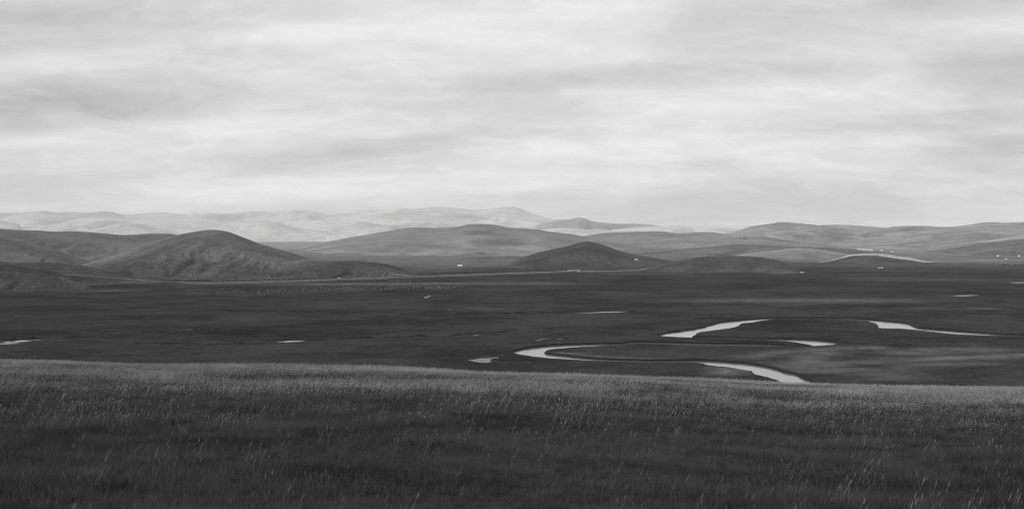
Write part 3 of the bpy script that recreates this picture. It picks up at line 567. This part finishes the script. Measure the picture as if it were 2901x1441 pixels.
def add_pts(n, y0, y1, b0, thr=None, smin=.7, smax=1.3, fade=None):
    X, Y = scatter(n, y0, y1, 0)
    if fade:
        k = rng.uniform(0, 1, n) < np.interp(Y, *fade); X, Y = X[k], Y[k]
    f = fbm(X / 6.0, Y / 2.6, 4, 301) + 0.6 * fbm(X / 22, Y / 9, 2, 305)
    if thr is not None:
        p = smooth((f - thr) / 0.4) * 0.94 + 0.06; k = rng.uniform(0, 1, len(X)) < p; X, Y, f = X[k], Y[k], f[k]
    PX.append(X); PY.append(Y); PI_.append(b0 + rng.integers(0, NV, len(X))); PS.append(rng.uniform(smin, smax, len(X)) * (1 + 0.35 * np.clip(fbm(X / 5, Y / 5, 2, 311), -1, 1)))
NEAR_F = ([9, 22, 40, 66], [1, .85, .5, 0]); FAR_F = ([22, 50, 70], [0, 1, 1])
add_pts(250000, 9, 66, 0, fade=NEAR_F); add_pts(84000, 9, 66, 6, 0.14, fade=NEAR_F)
add_pts(116000, 22, 112, 12, None, .8, 1.3, fade=FAR_F); add_pts(60000, 22, 112, 18, -0.12, .8, 1.3, fade=FAR_F)
X, Y = np.concatenate(PX), np.concatenate(PY); Zp = brow_z(X, Y) - 0.01
gm = bpy.data.meshes.new('grass'); gm.vertices.add(len(X)); gm.vertices.foreach_set('co', np.column_stack([X, Y, Zp]).astype(np.float32).ravel())
a = gm.attributes.new('pick', 'INT', 'POINT'); a.data.foreach_set('value', np.concatenate(PI_).astype(np.int32))
add_attr(gm, 'size', np.concatenate(PS)); add_attr(gm, 'turn', rng.normal(0, 0.45, len(X)))
grass = link('grass', gm, kind='stuff', label='wind-bent steppe grass with pale seed stalks covering the slope in front')
ng = bpy.data.node_groups.new('grow_grass', 'GeometryNodeTree')
ng.interface.new_socket('Geometry', in_out='INPUT', socket_type='NodeSocketGeometry'); ng.interface.new_socket('Geometry', in_out='OUTPUT', socket_type='NodeSocketGeometry')
N = ng.nodes; gi = N.new('NodeGroupInput'); go = N.new('NodeGroupOutput'); iop = N.new('GeometryNodeInstanceOnPoints'); ci = N.new('GeometryNodeCollectionInfo')
ci.inputs['Collection'].default_value = SRC; ci.inputs['Separate Children'].default_value = True; ci.inputs['Reset Children'].default_value = True
def named(nm, ty):
    nd = N.new('GeometryNodeInputNamedAttribute'); nd.data_type = ty; nd.inputs['Name'].default_value = nm; return nd.outputs['Attribute']
cx_ = N.new('ShaderNodeCombineXYZ'); L = ng.links
L.new(named('turn', 'FLOAT'), cx_.inputs[2]); L.new(gi.outputs[0], iop.inputs['Points']); L.new(ci.outputs[0], iop.inputs['Instance'])
iop.inputs['Pick Instance'].default_value = True; L.new(named('pick', 'INT'), iop.inputs['Instance Index'])
L.new(cx_.outputs[0], iop.inputs['Rotation']); L.new(named('size', 'FLOAT'), iop.inputs['Scale']); L.new(iop.outputs[0], go.inputs[0])
md = grass.modifiers.new('grow', 'NODES'); md.node_group = ng

# ------------------------------------------------------------------ where a line of sight meets the land
TREES = [BVHTree.FromPolygons(v.tolist(), f.tolist()) for v, f in SURF[:-1]]
ORG = Vector((0, 0, EYE))
def spot(u, v):
    d = Vector(ray(u, v).tolist()).normalized(); best = None
    for t in TREES:
        h = t.ray_cast(ORG, d)
        if h[0] is not None and (best is None or h[3] < best[1]): best = (h[0], h[3])
    return best[0] if best else None
def down(x, y):
    best = None
    for t in TREES:
        h = t.ray_cast(Vector((x, y, 900)), Vector((0, 0, -1)))
        if h[0] is not None and (best is None or h[0].z > best): best = h[0].z
    return best if best is not None else 0.0

# ------------------------------------------------------------------ the road on its embankment, and the bridge
def road_line(pl):
    P = np.array([(at_dist(u, v, D) if D else on_plane(u, v, 2.4)) for u, v, D in pl]); return catmull(P, 14)
def road(pl, wdt=9.0, seed=0):
    P = road_line(pl); d = np.gradient(P[:, :2], axis=0); nrm = np.stack([-d[:, 1], d[:, 0]], 1); nrm /= np.linalg.norm(nrm, axis=1)[:, None]
    nrm *= np.sign(-nrm[:, 1:2] + 1e-9)                            # towards the camera
    n = len(P); s = np.arange(n); j = 0.4 * fbm(s / 4.0, s * 0, 3, seed)
    top = []
    for off, dz_ in ((wdt * .5 + 1.0, -.6), (wdt * .5 + .5, -.15), (wdt * .5, 0.0), (0, .08), (-wdt * .5, 0), (-wdt * .5 - 1.5, -1.0)):
        top.append(np.column_stack([P[:, :2] + nrm * (off + (j if off > wdt * .5 else 0))[:, None] if np.ndim(j) and off > wdt * .5 else P[:, :2] + nrm * off, P[:, 2] + dz_]))
    link('road', mesh_np('road', np.vstack(top), grid_faces(6, n)[:, ::-1], M_GRAVEL), kind='structure')
    rows = []
    for k, off in enumerate((wdt * .5 + .95, wdt * .5 + 4.0, wdt * .5 + 9.0)):
        q2 = P[:, :2] + nrm * (off + (k > 1) * np.clip(P[:, 2] - 3, 0, None) * 1.5)[:, None]
        z = P[:, 2] - .57 if k == 0 else (P[:, 2] * 0.35 - 0.3 if k == 1 else np.full(n, -1.0)); rows.append(np.column_stack([q2, z]))
    rows.append(np.column_stack([P[:, :2] - nrm * (wdt * .5 + 9), np.full(n, -1.0)])); rows.append(np.column_stack([P[:, :2] - nrm * (wdt * .5 + 1.4), P[:, 2] - 1.0]))
    V_ = np.vstack([rows[0], rows[1], rows[2]]); link('embankment', mesh_np('embankment', V_, grid_faces(3, n)[:, ::-1], M_MID), kind='structure')
    V_ = np.vstack([rows[3], rows[4]]); link('embankment', mesh_np('embankment', V_, grid_faces(2, n), M_MID), kind='structure')
road([(150, 776, 1440), (185, 777.5, 1455), (260, 782.5, 1480), (340, 788, 1510), (430, 794.5, 1535), (500, 798, 1560), (570, 799, None), (650, 798.4, None), (760, 795.5, None), (900, 791.5, None), (1050, 786, None), (1200, 780.5, None), (1350, 775.5, None), (1470, 771.5, None), (1560, 768.4, None), (1609, 766.5, None)], 5.5, 3)
road([(1643, 766, None), (1700, 766.2, None), (1760, 765.2, None), (1806, 763, None), (1830, 760, None), (1860, 755.5, None), (1885, 750, None)], 5.5, 4)
road([(2600, 738.5, None), (2640, 738.6, None), (2700, 737.5, None), (2800, 736, None), (2900, 734.5, None), (3100, 732, None)], 5.5, 5)

def thing(name, label, cat, loc, rz=0.0, group=None):
    o = bpy.data.objects.new(name, None); COL.objects.link(o); o.location = loc; o.rotation_euler = (0, 0, rz); o.empty_display_size = 1
    o['label'] = label; o['category'] = cat
    if group: o['group'] = group
    return o
def part(name, bm, mat, parent, smooth_=False, **props):
    me_ = bpy.data.meshes.new(name); bmesh.ops.recalc_face_normals(bm, faces=bm.faces[:]); bm.to_mesh(me_); bm.free(); me_.materials.append(mat)
    if smooth_: me_.polygons.foreach_set('use_smooth', np.ones(len(me_.polygons), bool))
    return link(name, me_, parent, **props)
def box(bm, x0, x1, y0, y1, z0, z1, bev=0.0):
    r = bmesh.ops.create_cube(bm, size=1.0, matrix=Matrix.Translation(((x0 + x1) / 2, (y0 + y1) / 2, (z0 + z1) / 2)) @ Matrix.Diagonal((x1 - x0, y1 - y0, z1 - z0, 1)))
    if bev: bmesh.ops.bevel(bm, geom=list({e for v in r['verts'] for e in v.link_edges}), offset=bev, segments=2, affect='EDGES')
def lathe(bm, prof, seg=20):
    rings = [[bm.verts.new((r * math.cos(6.28319 * k / seg), r * math.sin(6.28319 * k / seg), z)) for k in range(seg)] for r, z in prof]
    for a_, b_ in zip(rings[:-1], rings[1:]):
        for k in range(seg): bm.faces.new((a_[k], a_[(k + 1) % seg], b_[(k + 1) % seg], b_[k]))
    bm.faces.new(rings[0][::-1]); bm.faces.new(rings[-1])
def poly_prism(bm, outline, y0, y1):
    a_ = [bm.verts.new((x, y0, z)) for x, z in outline]; b_ = [bm.verts.new((x, y1, z)) for x, z in outline]; n = len(outline)
    bm.faces.new(a_); bm.faces.new(b_[::-1])
    for k in range(n): bm.faces.new((a_[k], b_[k], b_[(k + 1) % n], a_[(k + 1) % n]))
B = bmesh.new

# two-bay concrete bridge
bp = on_plane(1626, 766.2, 2.4); t = thing('bridge', 'pale concrete road bridge with two dark openings below the conical hill', 'bridge', (bp[0], bp[1], 0), 0.03)
bm = B(); box(bm, -10.5, 10.5, -4, 4, 2.1, 2.55, .05); part('deck', bm, M_CONC, t)
bm = B(); box(bm, -10, 10, -4.05, -3.75, 2.56, 3.1); part('parapet', bm, M_WHITE, t)
bm = B(); box(bm, -10, 10, 3.75, 4.05, 2.56, 3.1); part('parapet', bm, M_WHITE, t)
bm = B(); box(bm, -.5, .5, -3.9, 3.9, -2.2, 2.09); part('pier', bm, M_CONC, t)
for sx in (-1, 1):
    bm = B(); box(bm, sx * 5.0 - .7, sx * 5.0 + .7, -3.95, 3.95, -2.2, 2.09); part('abutment', bm, M_CONC, t)
    bm = B(); poly_prism(bm, [(sx * 5.75, -1.6), (sx * 5.75, 2.05), (sx * 8, 2.05), (sx * 11.5, -.8)], -5.6, -4.1); part('wing_wall', bm, M_CONC, t)

# ------------------------------------------------------------------ yurts
def yurt(label, u, v, r=2.9, group=None, rz=None, P=None):
    P = P or spot(u, v); t = thing('yurt', label, 'yurt', P - Vector((0, 0, .25)), rz if rz is not None else random.uniform(-.5, .5), group)
    bm = B(); lathe(bm, [(r, 0), (r * 1.01, .6), (r, 1.75), (r * .96, 1.9)], 24); part('wall', bm, M_WHITE, t, True)
    bm = B(); lathe(bm, [(r * 1.03, 1.8), (r * .8, 2.35), (r * .5, 2.85), (r * .22, 3.15)], 24); part('roof', bm, M_WHITE, t, True)
    bm = B(); lathe(bm, [(r * .22, 3.16), (r * .2, 3.32), (.1, 3.4)], 16); part('crown_ring', bm, M_ROOF, t, True)
    bm = B(); box(bm, -.45, .45, -r - .06, -r + .2, .15, 1.55); part('door', bm, M_DARK, t)
    bm = B(); lathe(bm, [(r * 1.012, .9), (r * 1.018, .95), (r * 1.012, 1.0)], 24); part('rope_band', bm, M_ROOF, t, True)
    return t
yurt('white yurt alone on the right foot of the conical hill', 1803, 737, 3.3)
yurt('white yurt, left one of the pair on the open ground left of the conical hill', 1300.5, 754, 2.4, 'pair of white yurts')
yurt('white yurt, right one of the pair on the open ground left of the conical hill', 1307, 754, 2.4, 'pair of white yurts')
yurt('white yurt above the far right road, left of the two there', 2827, 726, 2.7, 'yurts above the far road')
yurt('white yurt above the far right road, at the very edge of the picture', 2887, 726, 2.7, 'yurts above the far road')
yurt('white yurt standing just right of the farm sheds behind the road cutting', 2498, 710, 3.4)

# ------------------------------------------------------------------ houses: the farm behind the cutting and the far village
def house(label, u, v, Lx, Ly, h, rh, nwin, cat='house', name='house', group=None, rz=0.0):
    P = spot(u, v)
    if P is None: return
    t = thing(name, label, cat, P - Vector((0, 0, .4)), rz, group)
    bm = B(); box(bm, -Lx / 2, Lx / 2, -Ly / 2, Ly / 2, 0, h); part('wall', bm, M_WALL, t)
    bm = B(); poly_prism(bm, [(-Ly / 2 - .4, h + .01), (Ly / 2 + .4, h + .01), (0, h + rh)], -Lx / 2 - .3, Lx / 2 + .3); bmesh.ops.rotate(bm, verts=bm.verts[:], matrix=Matrix.Rotation(math.pi / 2, 3, 'Z')); part('roof', bm, M_ROOF, t)
    bm = B(); box(bm, -.5, .5, -Ly / 2 - .05, -Ly / 2 + .1, .1, 2.0); part('door', bm, M_DARK, t)
    for k in range(nwin):
        x = -Lx / 2 + Lx * (k + .5) / nwin
        if abs(x) < 1: continue
        bm = B(); box(bm, x - .55, x + .55, -Ly / 2 - .04, -Ly / 2 + .1, 1.0, 2.1); part('window', bm, M_GLASS, t)
    return t
house('long low white farm shed, leftmost building behind the road cutting', 2441, 708, 26, 8, 3.0, 1.6, 6, 'shed', 'farm_shed', 'farm buildings behind the cutting')
house('low white farm shed between the dark trees behind the road cutting', 2464, 709.5, 20, 8, 3.0, 1.6, 5, 'shed', 'farm_shed', 'farm buildings behind the cutting')
house('small dark-doored hut beside the road right of the farm sheds', 2528, 714, 7, 5, 2.4, 1.2, 2, 'hut', 'hut')
house('broad white house in the middle of the far village', 932, 674, 26, 12, 7, 4, 4, group='far village houses')
house('white house in front of the broad one in the far village', 930, 678, 26, 12, 6, 3, 4, group='far village houses')
house('small grey-roofed house left end of the far village', 917, 676, 16, 10, 5, 3, 3, group='far village houses')
house('small house at the right end of the far village', 941, 675.5, 18, 10, 5, 3, 3, group='far village houses')

# ------------------------------------------------------------------ trees
def tree(label, P, h, group, seed):
    r = random.Random(seed); t = thing('tree', label, 'tree', P - Vector((0, 0, .3)), r.uniform(0, 6), group)
    bm = B(); rings = []
    for k, (rr, z) in enumerate(((.28, 0), (.2, h * .25), (.12, h * .6), (.04, h * .85))):
        rings.append([bm.verts.new((rr * math.cos(a) + .15 * k * math.sin(seed), rr * math.sin(a), z)) for a in (0, 1.26, 2.51, 3.77, 5.03)])
    for a_, b_ in zip(rings[:-1], rings[1:]):
        for k in range(5): bm.faces.new((a_[k], a_[(k + 1) % 5], b_[(k + 1) % 5], b_[k]))
    for k in range(5):
        a = k * 1.26 + r.uniform(-.4, .4); z = h * r.uniform(.3, .55); L_ = h * r.uniform(.2, .3); v0 = [bm.verts.new((s_ * .05, c_ * .05, z)) for s_, c_ in ((1, 0), (-.5, .87), (-.5, -.87))]
        v1 = bm.verts.new((math.cos(a) * L_, math.sin(a) * L_, z + L_ * .7))
        for i in range(3): bm.faces.new((v0[i], v0[(i + 1) % 3], v1))
    part('trunk', bm, M_DARK, t)
    bm = B()
    for k in range(420):
        a, b = r.uniform(0, 6.283), r.uniform(-1, 1); q_ = r.random() ** .4; rad = h * .33 * (1 + .3 * math.sin(3 * a + seed) * (1 - abs(b)))
        c = Vector((math.cos(a) * math.sqrt(1 - b * b) * rad * q_, math.sin(a) * math.sqrt(1 - b * b) * rad * q_, h * .62 + b * h * .38 * q_))
        s_ = r.uniform(.2, .5); ax = Vector((r.gauss(0, 1), r.gauss(0, 1), r.gauss(0, 1))).normalized(); bx = ax.orthogonal().normalized() * s_; by = ax.cross(bx).normalized() * s_ * .6
        bm.faces.new([bm.verts.new(c + p_) for p_ in (bx, by, -bx, -by)])
    part('crown', bm, M_LEAF, t)
for i, (u, v, h, lab) in enumerate([(2095, 679, 5, 'low dark shrub-like tree, leftmost of the clump on the grey slope above the dark mound'), (2106, 678.5, 9, 'round dark tree left of the tallest one in the hillside clump'), (2110, 678.5, 12, 'tallest dark tree of the clump on the grey slope'), (2115, 678.5, 8, 'dark tree right of the tallest one in the hillside clump')]):
    P = spot(u, v); tree(lab, P, h, 'tree clump on the grey slope', i + 1)
for i, (u, v, h, lab) in enumerate([(2448, 708, 6, 'dark tree at the right end of the leftmost farm shed'), (2472, 709.5, 6, 'left one of two dark trees at the right end of the second farm shed'), (2476, 709.5, 5, 'right one of two dark trees at the right end of the second farm shed')]):
    P = spot(u, v); tree(lab, P, h, 'farm trees', i + 11)
for i, (u, v, h, lab) in enumerate([(915, 675, 9, 'dark tree at the left end of the far village'), (922, 677, 8, 'dark tree left of the white houses in the far village'), (937, 674.5, 9, 'dark tree just right of the broad white village house')]):
    P = spot(u, v)
    if P: tree(lab, P, h, 'village trees', i + 21)

# ------------------------------------------------------------------ marker on the cone, leaning post on the mound
P = spot(1663, 684.6); P.z = max(P.z, down(P.x, P.y))
t = thing('summit_marker', 'small dark-roofed marker shrine on a post at the top of the conical hill', 'marker', P - Vector((0, 0, .3)), .2)
bm = B(); lathe(bm, [(.9, 0), (.75, .35), (.45, .8), (.2, 1.05)], 9); part('cairn', bm, M_ROCK, t)
bm = B(); lathe(bm, [(.09, .5), (.08, 2.0), (.07, 2.7)], 8); part('post', bm, M_DARK, t)
bm = B(); box(bm, -.75, .9, -.6, .6, 1.95, 2.6, .06); part('shrine_box', bm, M_DARK, t)
bm = B(); poly_prism(bm, [(-1.1, 2.61), (1.3, 2.61), (.2, 3.2)], -.9, .9); part('shrine_roof', bm, M_DARK, t)
P = spot(2049, 725); P.z = down(P.x, P.y + 4); P.y += 4
t = thing('leaning_post', 'thin dark post leaning to the right on top of the dark mound', 'post', P - Vector((0, 0, .3)))
bm = B(); lathe(bm, [(.16, 0), (.13, 2.2), (.1, 4.4)], 8); bmesh.ops.rotate(bm, verts=bm.verts[:], matrix=Matrix.Rotation(.42, 3, 'Y')); part('pole', bm, M_DARK, t, True)
bm = B(); box(bm, -.5, .5, -.08, .08, 3.3, 3.5); bmesh.ops.rotate(bm, verts=bm.verts[:], matrix=Matrix.Rotation(.42, 3, 'Y')); part('crossbar', bm, M_DARK, t)

# ------------------------------------------------------------------ vehicles on the road
def car(label, P, rz, L_=4.6, H=1.75, van=False):
    t = thing('van' if van else 'car', label, 'van' if van else 'car', P, rz)
    body = [(-L_ / 2, .45), (L_ / 2, .45), (L_ / 2, .9), (L_ * .47, 1.05), (L_ * .28, 1.12), (-L_ * .48, 1.15), (-L_ / 2, 1.0)]
    bm = B(); poly_prism(bm, body, -.88, .88); bmesh.ops.bevel(bm, geom=bm.edges[:], offset=.07, segments=2, affect='EDGES'); part('body', bm, M_PAINT, t)
    cab = [(-L_ * .46, 1.1), (L_ * .26, 1.1), (L_ * .12, H - .06), (L_ * .05, H), (-L_ * .38, H), (-L_ * .44, H - .1)] if not van else [(-L_ * .49, 1.1), (L_ * .36, 1.1), (L_ * .3, H), (-L_ * .49, H)]
    bm = B(); poly_prism(bm, cab, -.78, .78); bmesh.ops.bevel(bm, geom=bm.edges[:], offset=.06, segments=2, affect='EDGES'); part('cabin', bm, M_PAINT, t)
    for sy in (-1, 1):
        bm = B(); poly_prism(bm, [(-L_ * .38, 1.2), (L_ * .18, 1.2), (L_ * .09, H - .18), (-L_ * .36, H - .18)], sy * .79 - .012, sy * .79 + .012); part('side_window', bm, M_GLASS, t)
        for sx in (-1, 1):
            bm = B(); lathe(bm, [(.2, -.11), (.33, -.1), (.34, 0), (.33, .1), (.2, .11)], 14); bmesh.ops.rotate(bm, verts=bm.verts[:], matrix=Matrix.Rotation(math.pi / 2, 3, 'X')); bmesh.ops.translate(bm, verts=bm.verts[:], vec=(sx * L_ * .31, sy * .8, .34)); part('wheel', bm, M_TYRE, t, True)
    return t
def on_road(u, v, off=0.0):
    p = on_plane(u, v, 2.4); return Vector((p[0], p[1] + off, 2.42))
car('small white car driving on the near road below the main left hill', on_road(961, 790), -.35, 5.0, 1.9)
car('white van on the far right road below the two yurts', on_road(2852, 735.3), .1, 5.4, 2.4, True)

# ------------------------------------------------------------------ animals
def skin_mesh(name, pts_, edges_, rad, mats, sub=1):
    me_ = bpy.data.meshes.new(name); me_.from_pydata(pts_, edges_, []); o = bpy.data.objects.new(name, me_); COL.objects.link(o)
    s_ = o.modifiers.new('s', 'SKIN'); o.modifiers.new('u', 'SUBSURF').levels = sub
    for i, r_ in enumerate(rad): me_.skin_vertices[0].data[i].radius = (r_, r_) if not isinstance(r_, tuple) else r_
    me_.skin_vertices[0].data[0].use_root = True
    dg = bpy.context.evaluated_depsgraph_get(); dg.update(); m2 = bpy.data.meshes.new_from_object(o.evaluated_get(dg)); m2.name = name
    bpy.data.objects.remove(o); bpy.data.meshes.remove(me_); m2.materials.clear()
    for m_ in mats: m2.materials.append(m_)
    m2.polygons.foreach_set('use_smooth', np.ones(len(m2.polygons), bool)); return m2
def quadruped(name, L_, H, rb, neck, head, leg, mats, graze=False, sub=0):
    hz = H * .68; nx = L_ * .5
    hx, hzz = (nx + neck * .75, H * .22) if graze else (nx + neck * .6, hz + neck * .75)
    pts_ = [(-L_ * .42, 0, hz), (-L_ * .1, 0, hz - .02 * H), (L_ * .22, 0, hz), (nx, 0, hz + .04 * H), (hx, 0, hzz), (hx + head, 0, hzz - head * .55)]
    ed = [(0, 1), (1, 2), (2, 3), (3, 4), (4, 5)]; rad = [rb * .85, rb, rb, rb * .62, rb * .36, rb * .24]
    for sy in (-1, 1):
        i = len(pts_); y = sy * rb * .5
        pts_ += [(-L_ * .40, y, hz * .62), (-L_ * .47, y, hz * .34), (-L_ * .44, y, 0.02)]; ed += [(0, i), (i, i + 1), (i + 1, i + 2)]; rad += [leg * 1.9, leg, leg * .8]
        i = len(pts_); pts_ += [(L_ * .3, y, hz * .55), (L_ * .31, y, hz * .3), (L_ * .3, y, 0.02)]; ed += [(2, i), (i, i + 1), (i + 1, i + 2)]; rad += [leg * 1.7, leg, leg * .8]
    i = len(pts_); pts_ += [(-L_ * .56, 0, hz * .55)]; ed += [(0, i)]; rad += [leg * .8]
    return skin_mesh(name, pts_, ed, rad, mats, sub)
SHEEP = [quadruped('sheep', 1.05, .82, .30, .32, .22, .055, [M_WOOL], g) for g in (True, False)]
SHEEP_G = [quadruped('sheep', 1.05, .82, .30, .32, .22, .055, [M_WOOL_G], g) for g in (True, False)]
SHEEP_D = [quadruped('sheep', 1.05, .82, .30, .32, .22, .055, [M_WOOL_D], g) for g in (True, False)]
COW = {k: [quadruped('cow', 2.1, 1.45, .42, .55, .42, .10, [m_], g) for g in (True, False)] for k, m_ in (('black', M_HIDE_D), ('white', M_HIDE_W))}
HORSE = {k: [quadruped('horse', 2.0, 1.6, .36, .8, .5, .09, [m_], g) for g in (True, False)] for k, m_ in (('dark', M_HIDE_D), ('white', M_HIDE_W))}
def animal(name, me_, P, label, cat, group=None, size=1.0):
    o = bpy.data.objects.new(name, me_); COL.objects.link(o); o.location = P - Vector((0, 0, .02)); o.rotation_euler = (0, 0, random.uniform(0, 6.283)); o.scale = (size,) * 3
    o['label'] = label; o['category'] = cat
    if group: o['group'] = group
    return o
flock_hill, flock_road, flock_plain = [], [], []
while len(flock_hill) < 128:                                       # dense flock on the shoulder of the hill
    u = 1043 + 118 * random.random() ** 1.25; lo, hi = 784.5 - 0.035 * (u - 1043), 767 + max(0, (u - 1075)) * .16 + max(0, 1058 - u) * .5
    if hi < lo:
        v = random.uniform(hi, lo)
        if (abs((u - 1078) / 22) ** 2 + abs((v - 775) / 5) ** 2 < 1 and random.random() < .55): continue
        flock_hill.append((u, v))
flock_foot = []
for _ in range(30): flock_foot.append((random.uniform(1140, 1225), 783.6 - .030 * 0 - random.uniform(0, 2.0)))
for _ in range(170):
    u = 590 + 225 * random.random() ** .85; rd = np.interp(u, [590, 700, 815], [797, 795.5, 791.5]); flock_road.append((u, rd - 1.0 - random.random() ** 1.4 * np.interp(u, [590, 700, 815], [2.5, 6, 9])))
while len(flock_plain) < 330:
    u = 505 + 785 * random.random() ** .8; c = np.interp(u, [505, 700, 900, 1100, 1290], [832, 828, 822, 815, 815]); sp_r = np.interp(u, [505, 700, 900, 1100, 1230, 1290], [2.5, 4, 7, 7.5, 4.5, 1.5])
    flock_plain.append((u, c + random.gauss(0, .62) * sp_r))
for _ in range(22): flock_plain.append((random.uniform(1090, 1235), 797 + random.uniform(-1.5, 1.5)))
LBL = {'h': ('white sheep in the dense flock on the rounded shoulder above the road', 'dense flock on the shoulder'), 'p': ('white sheep grazing in the long scattered flock on the dark plain below the road', 'scattered flock on the plain'),
       'd': ('dark sheep among the white ones in the scattered flock on the plain', 'dark sheep in the scattered flock')}
flock_plain.sort(key=lambda p: -p[1]); rest = []
for u, v in flock_hill:
    P = spot(u, v)
    if P: animal('sheep', SHEEP[random.random() < .4], P, LBL['h'][0], 'sheep', LBL['h'][1], random.uniform(1.0, 1.25))
for u, v in flock_foot:
    P = spot(u, v)
    if P: animal('sheep', SHEEP[random.random() < .4], P, 'white sheep strung out along the far edge of the road, right of the dense flock', 'sheep', 'sheep strung out along the road', random.uniform(.9, 1.15))
for i, (u, v) in enumerate(flock_plain):
    P = spot(u, v)
    if P is None: continue
    if i < 140:
        if i % 14 == 5: animal('sheep', SHEEP_D[random.random() < .4], P, LBL['d'][0], 'sheep', LBL['d'][1], random.uniform(.75, .95))
        else: animal('sheep', SHEEP_G[random.random() < .4], P, LBL['p'][0], 'sheep', LBL['p'][1], random.uniform(.75, .95))
    else: rest.append(P)
rest += [P for P in (spot(u, v) for u, v in flock_road) if P]
rest += [P for P in (spot(random.uniform(1465, 1610), random.uniform(688, 700)) for _ in range(30)) if P]
vs_, fs_ = [], []; base = SHEEP[0]; bv = np.array([v.co[:] for v in base.vertices]); bf = [tuple(p.vertices) for p in base.polygons]
for P in rest:
    a = random.uniform(0, 6.283); s_ = random.uniform(.85, 1.1); R_ = np.array([[math.cos(a), -math.sin(a), 0], [math.sin(a), math.cos(a), 0], [0, 0, 1]]); i0 = len(vs_)
    vs_ += (bv @ R_.T * s_ + np.array(P)).tolist(); fs_ += [tuple(i + i0 for i in f) for f in bf]
me_ = bpy.data.meshes.new('sheep_flock'); me_.from_pydata(vs_, [], fs_); me_.materials.append(M_WOOL_G); link('sheep_flock', me_, kind='stuff', label='rest of the white sheep along the road and at the back of the plain')
for u, v, k, lab in [(1205.5, 845, 0, 'small white horse grazing alone on the dark plain, left of its pair'), (1213, 843.5, 1, 'larger white horse on the dark plain right of the small grazing one')]:
    animal('horse', HORSE['white'][k == 1], spot(u, v), lab, 'horse', 'white horses on the plain', 1.1 + .25 * k).rotation_euler = (0, 0, .2)
for u, v, lab in [(2246, 812.5, 'dark horse alone on the plain right of the river scroll'), (2655, 694.5, 'dark horse on the pale right slope, lower one of two close together'), (2659, 693, 'dark horse on the pale right slope, upper one of two close together'), (2674, 692, 'dark horse on the pale right slope, alone right of the pair'), (2755, 682, 'dark horse high on the right slope'), (2889, 660, 'dark horse near the skyline at the right edge')]:
    P = spot(u, v)
    if P: animal('horse', HORSE['dark'][0], P, lab, 'horse', None, 1.15)
for i in range(30):
    u = 2829 + 75 * random.random(); v = 750.5 + random.uniform(-1.6, 1.6); P = spot(u, v); wh = i in (3, 11, 19)
    animal('cow', COW['white' if wh else 'black'][random.random() < .5], P, 'white cow among the black herd below the far right road' if wh else 'black cow in the herd on the plain below the far right road', 'cow', 'white cows in the herd' if wh else 'black cows in the herd')

# rock outcrop on the end of the near left mound
bm = B()
for i in range(150):
    k = random.random(); u = 172 + 66 * k + random.gauss(0, 5); v = 786 + 31 * k + random.gauss(0, 3); P = spot(u, v)
    if P is None: continue
    r_ = bmesh.ops.create_icosphere(bm, subdivisions=1, radius=random.uniform(.3, 1.5)); sq = random.uniform(.4, .8)
    for v_ in r_['verts']: v_.co = Vector((v_.co.x * random.uniform(.8, 1.3), v_.co.y, v_.co.z * sq)) * random.uniform(.85, 1.15) + P
me_ = bpy.data.meshes.new('rubble'); bm.to_mesh(me_); bm.free(); me_.materials.append(M_ROCK); link('rubble', me_, kind='stuff', label='pale weathered rubble down the end of the near left mound')

# ------------------------------------------------------------------ haze
bm = B(); box(bm, -16000, 16000, -400, 24000, -12, 420); me_ = bpy.data.meshes.new('haze'); bm.to_mesh(me_); bm.free()
m, t, out = base_mat('haze_air'); pv = t.n('ShaderNodeVolumePrincipled'); pv.inputs['Color'].default_value = (.97, .97, .97, 1); pv.inputs['Density'].default_value = 0.000026; pv.inputs['Anisotropy'].default_value = 0.2
t.put(out.inputs['Volume'], pv.outputs[0]); me_.materials.append(m); link('haze', me_, kind='stuff')
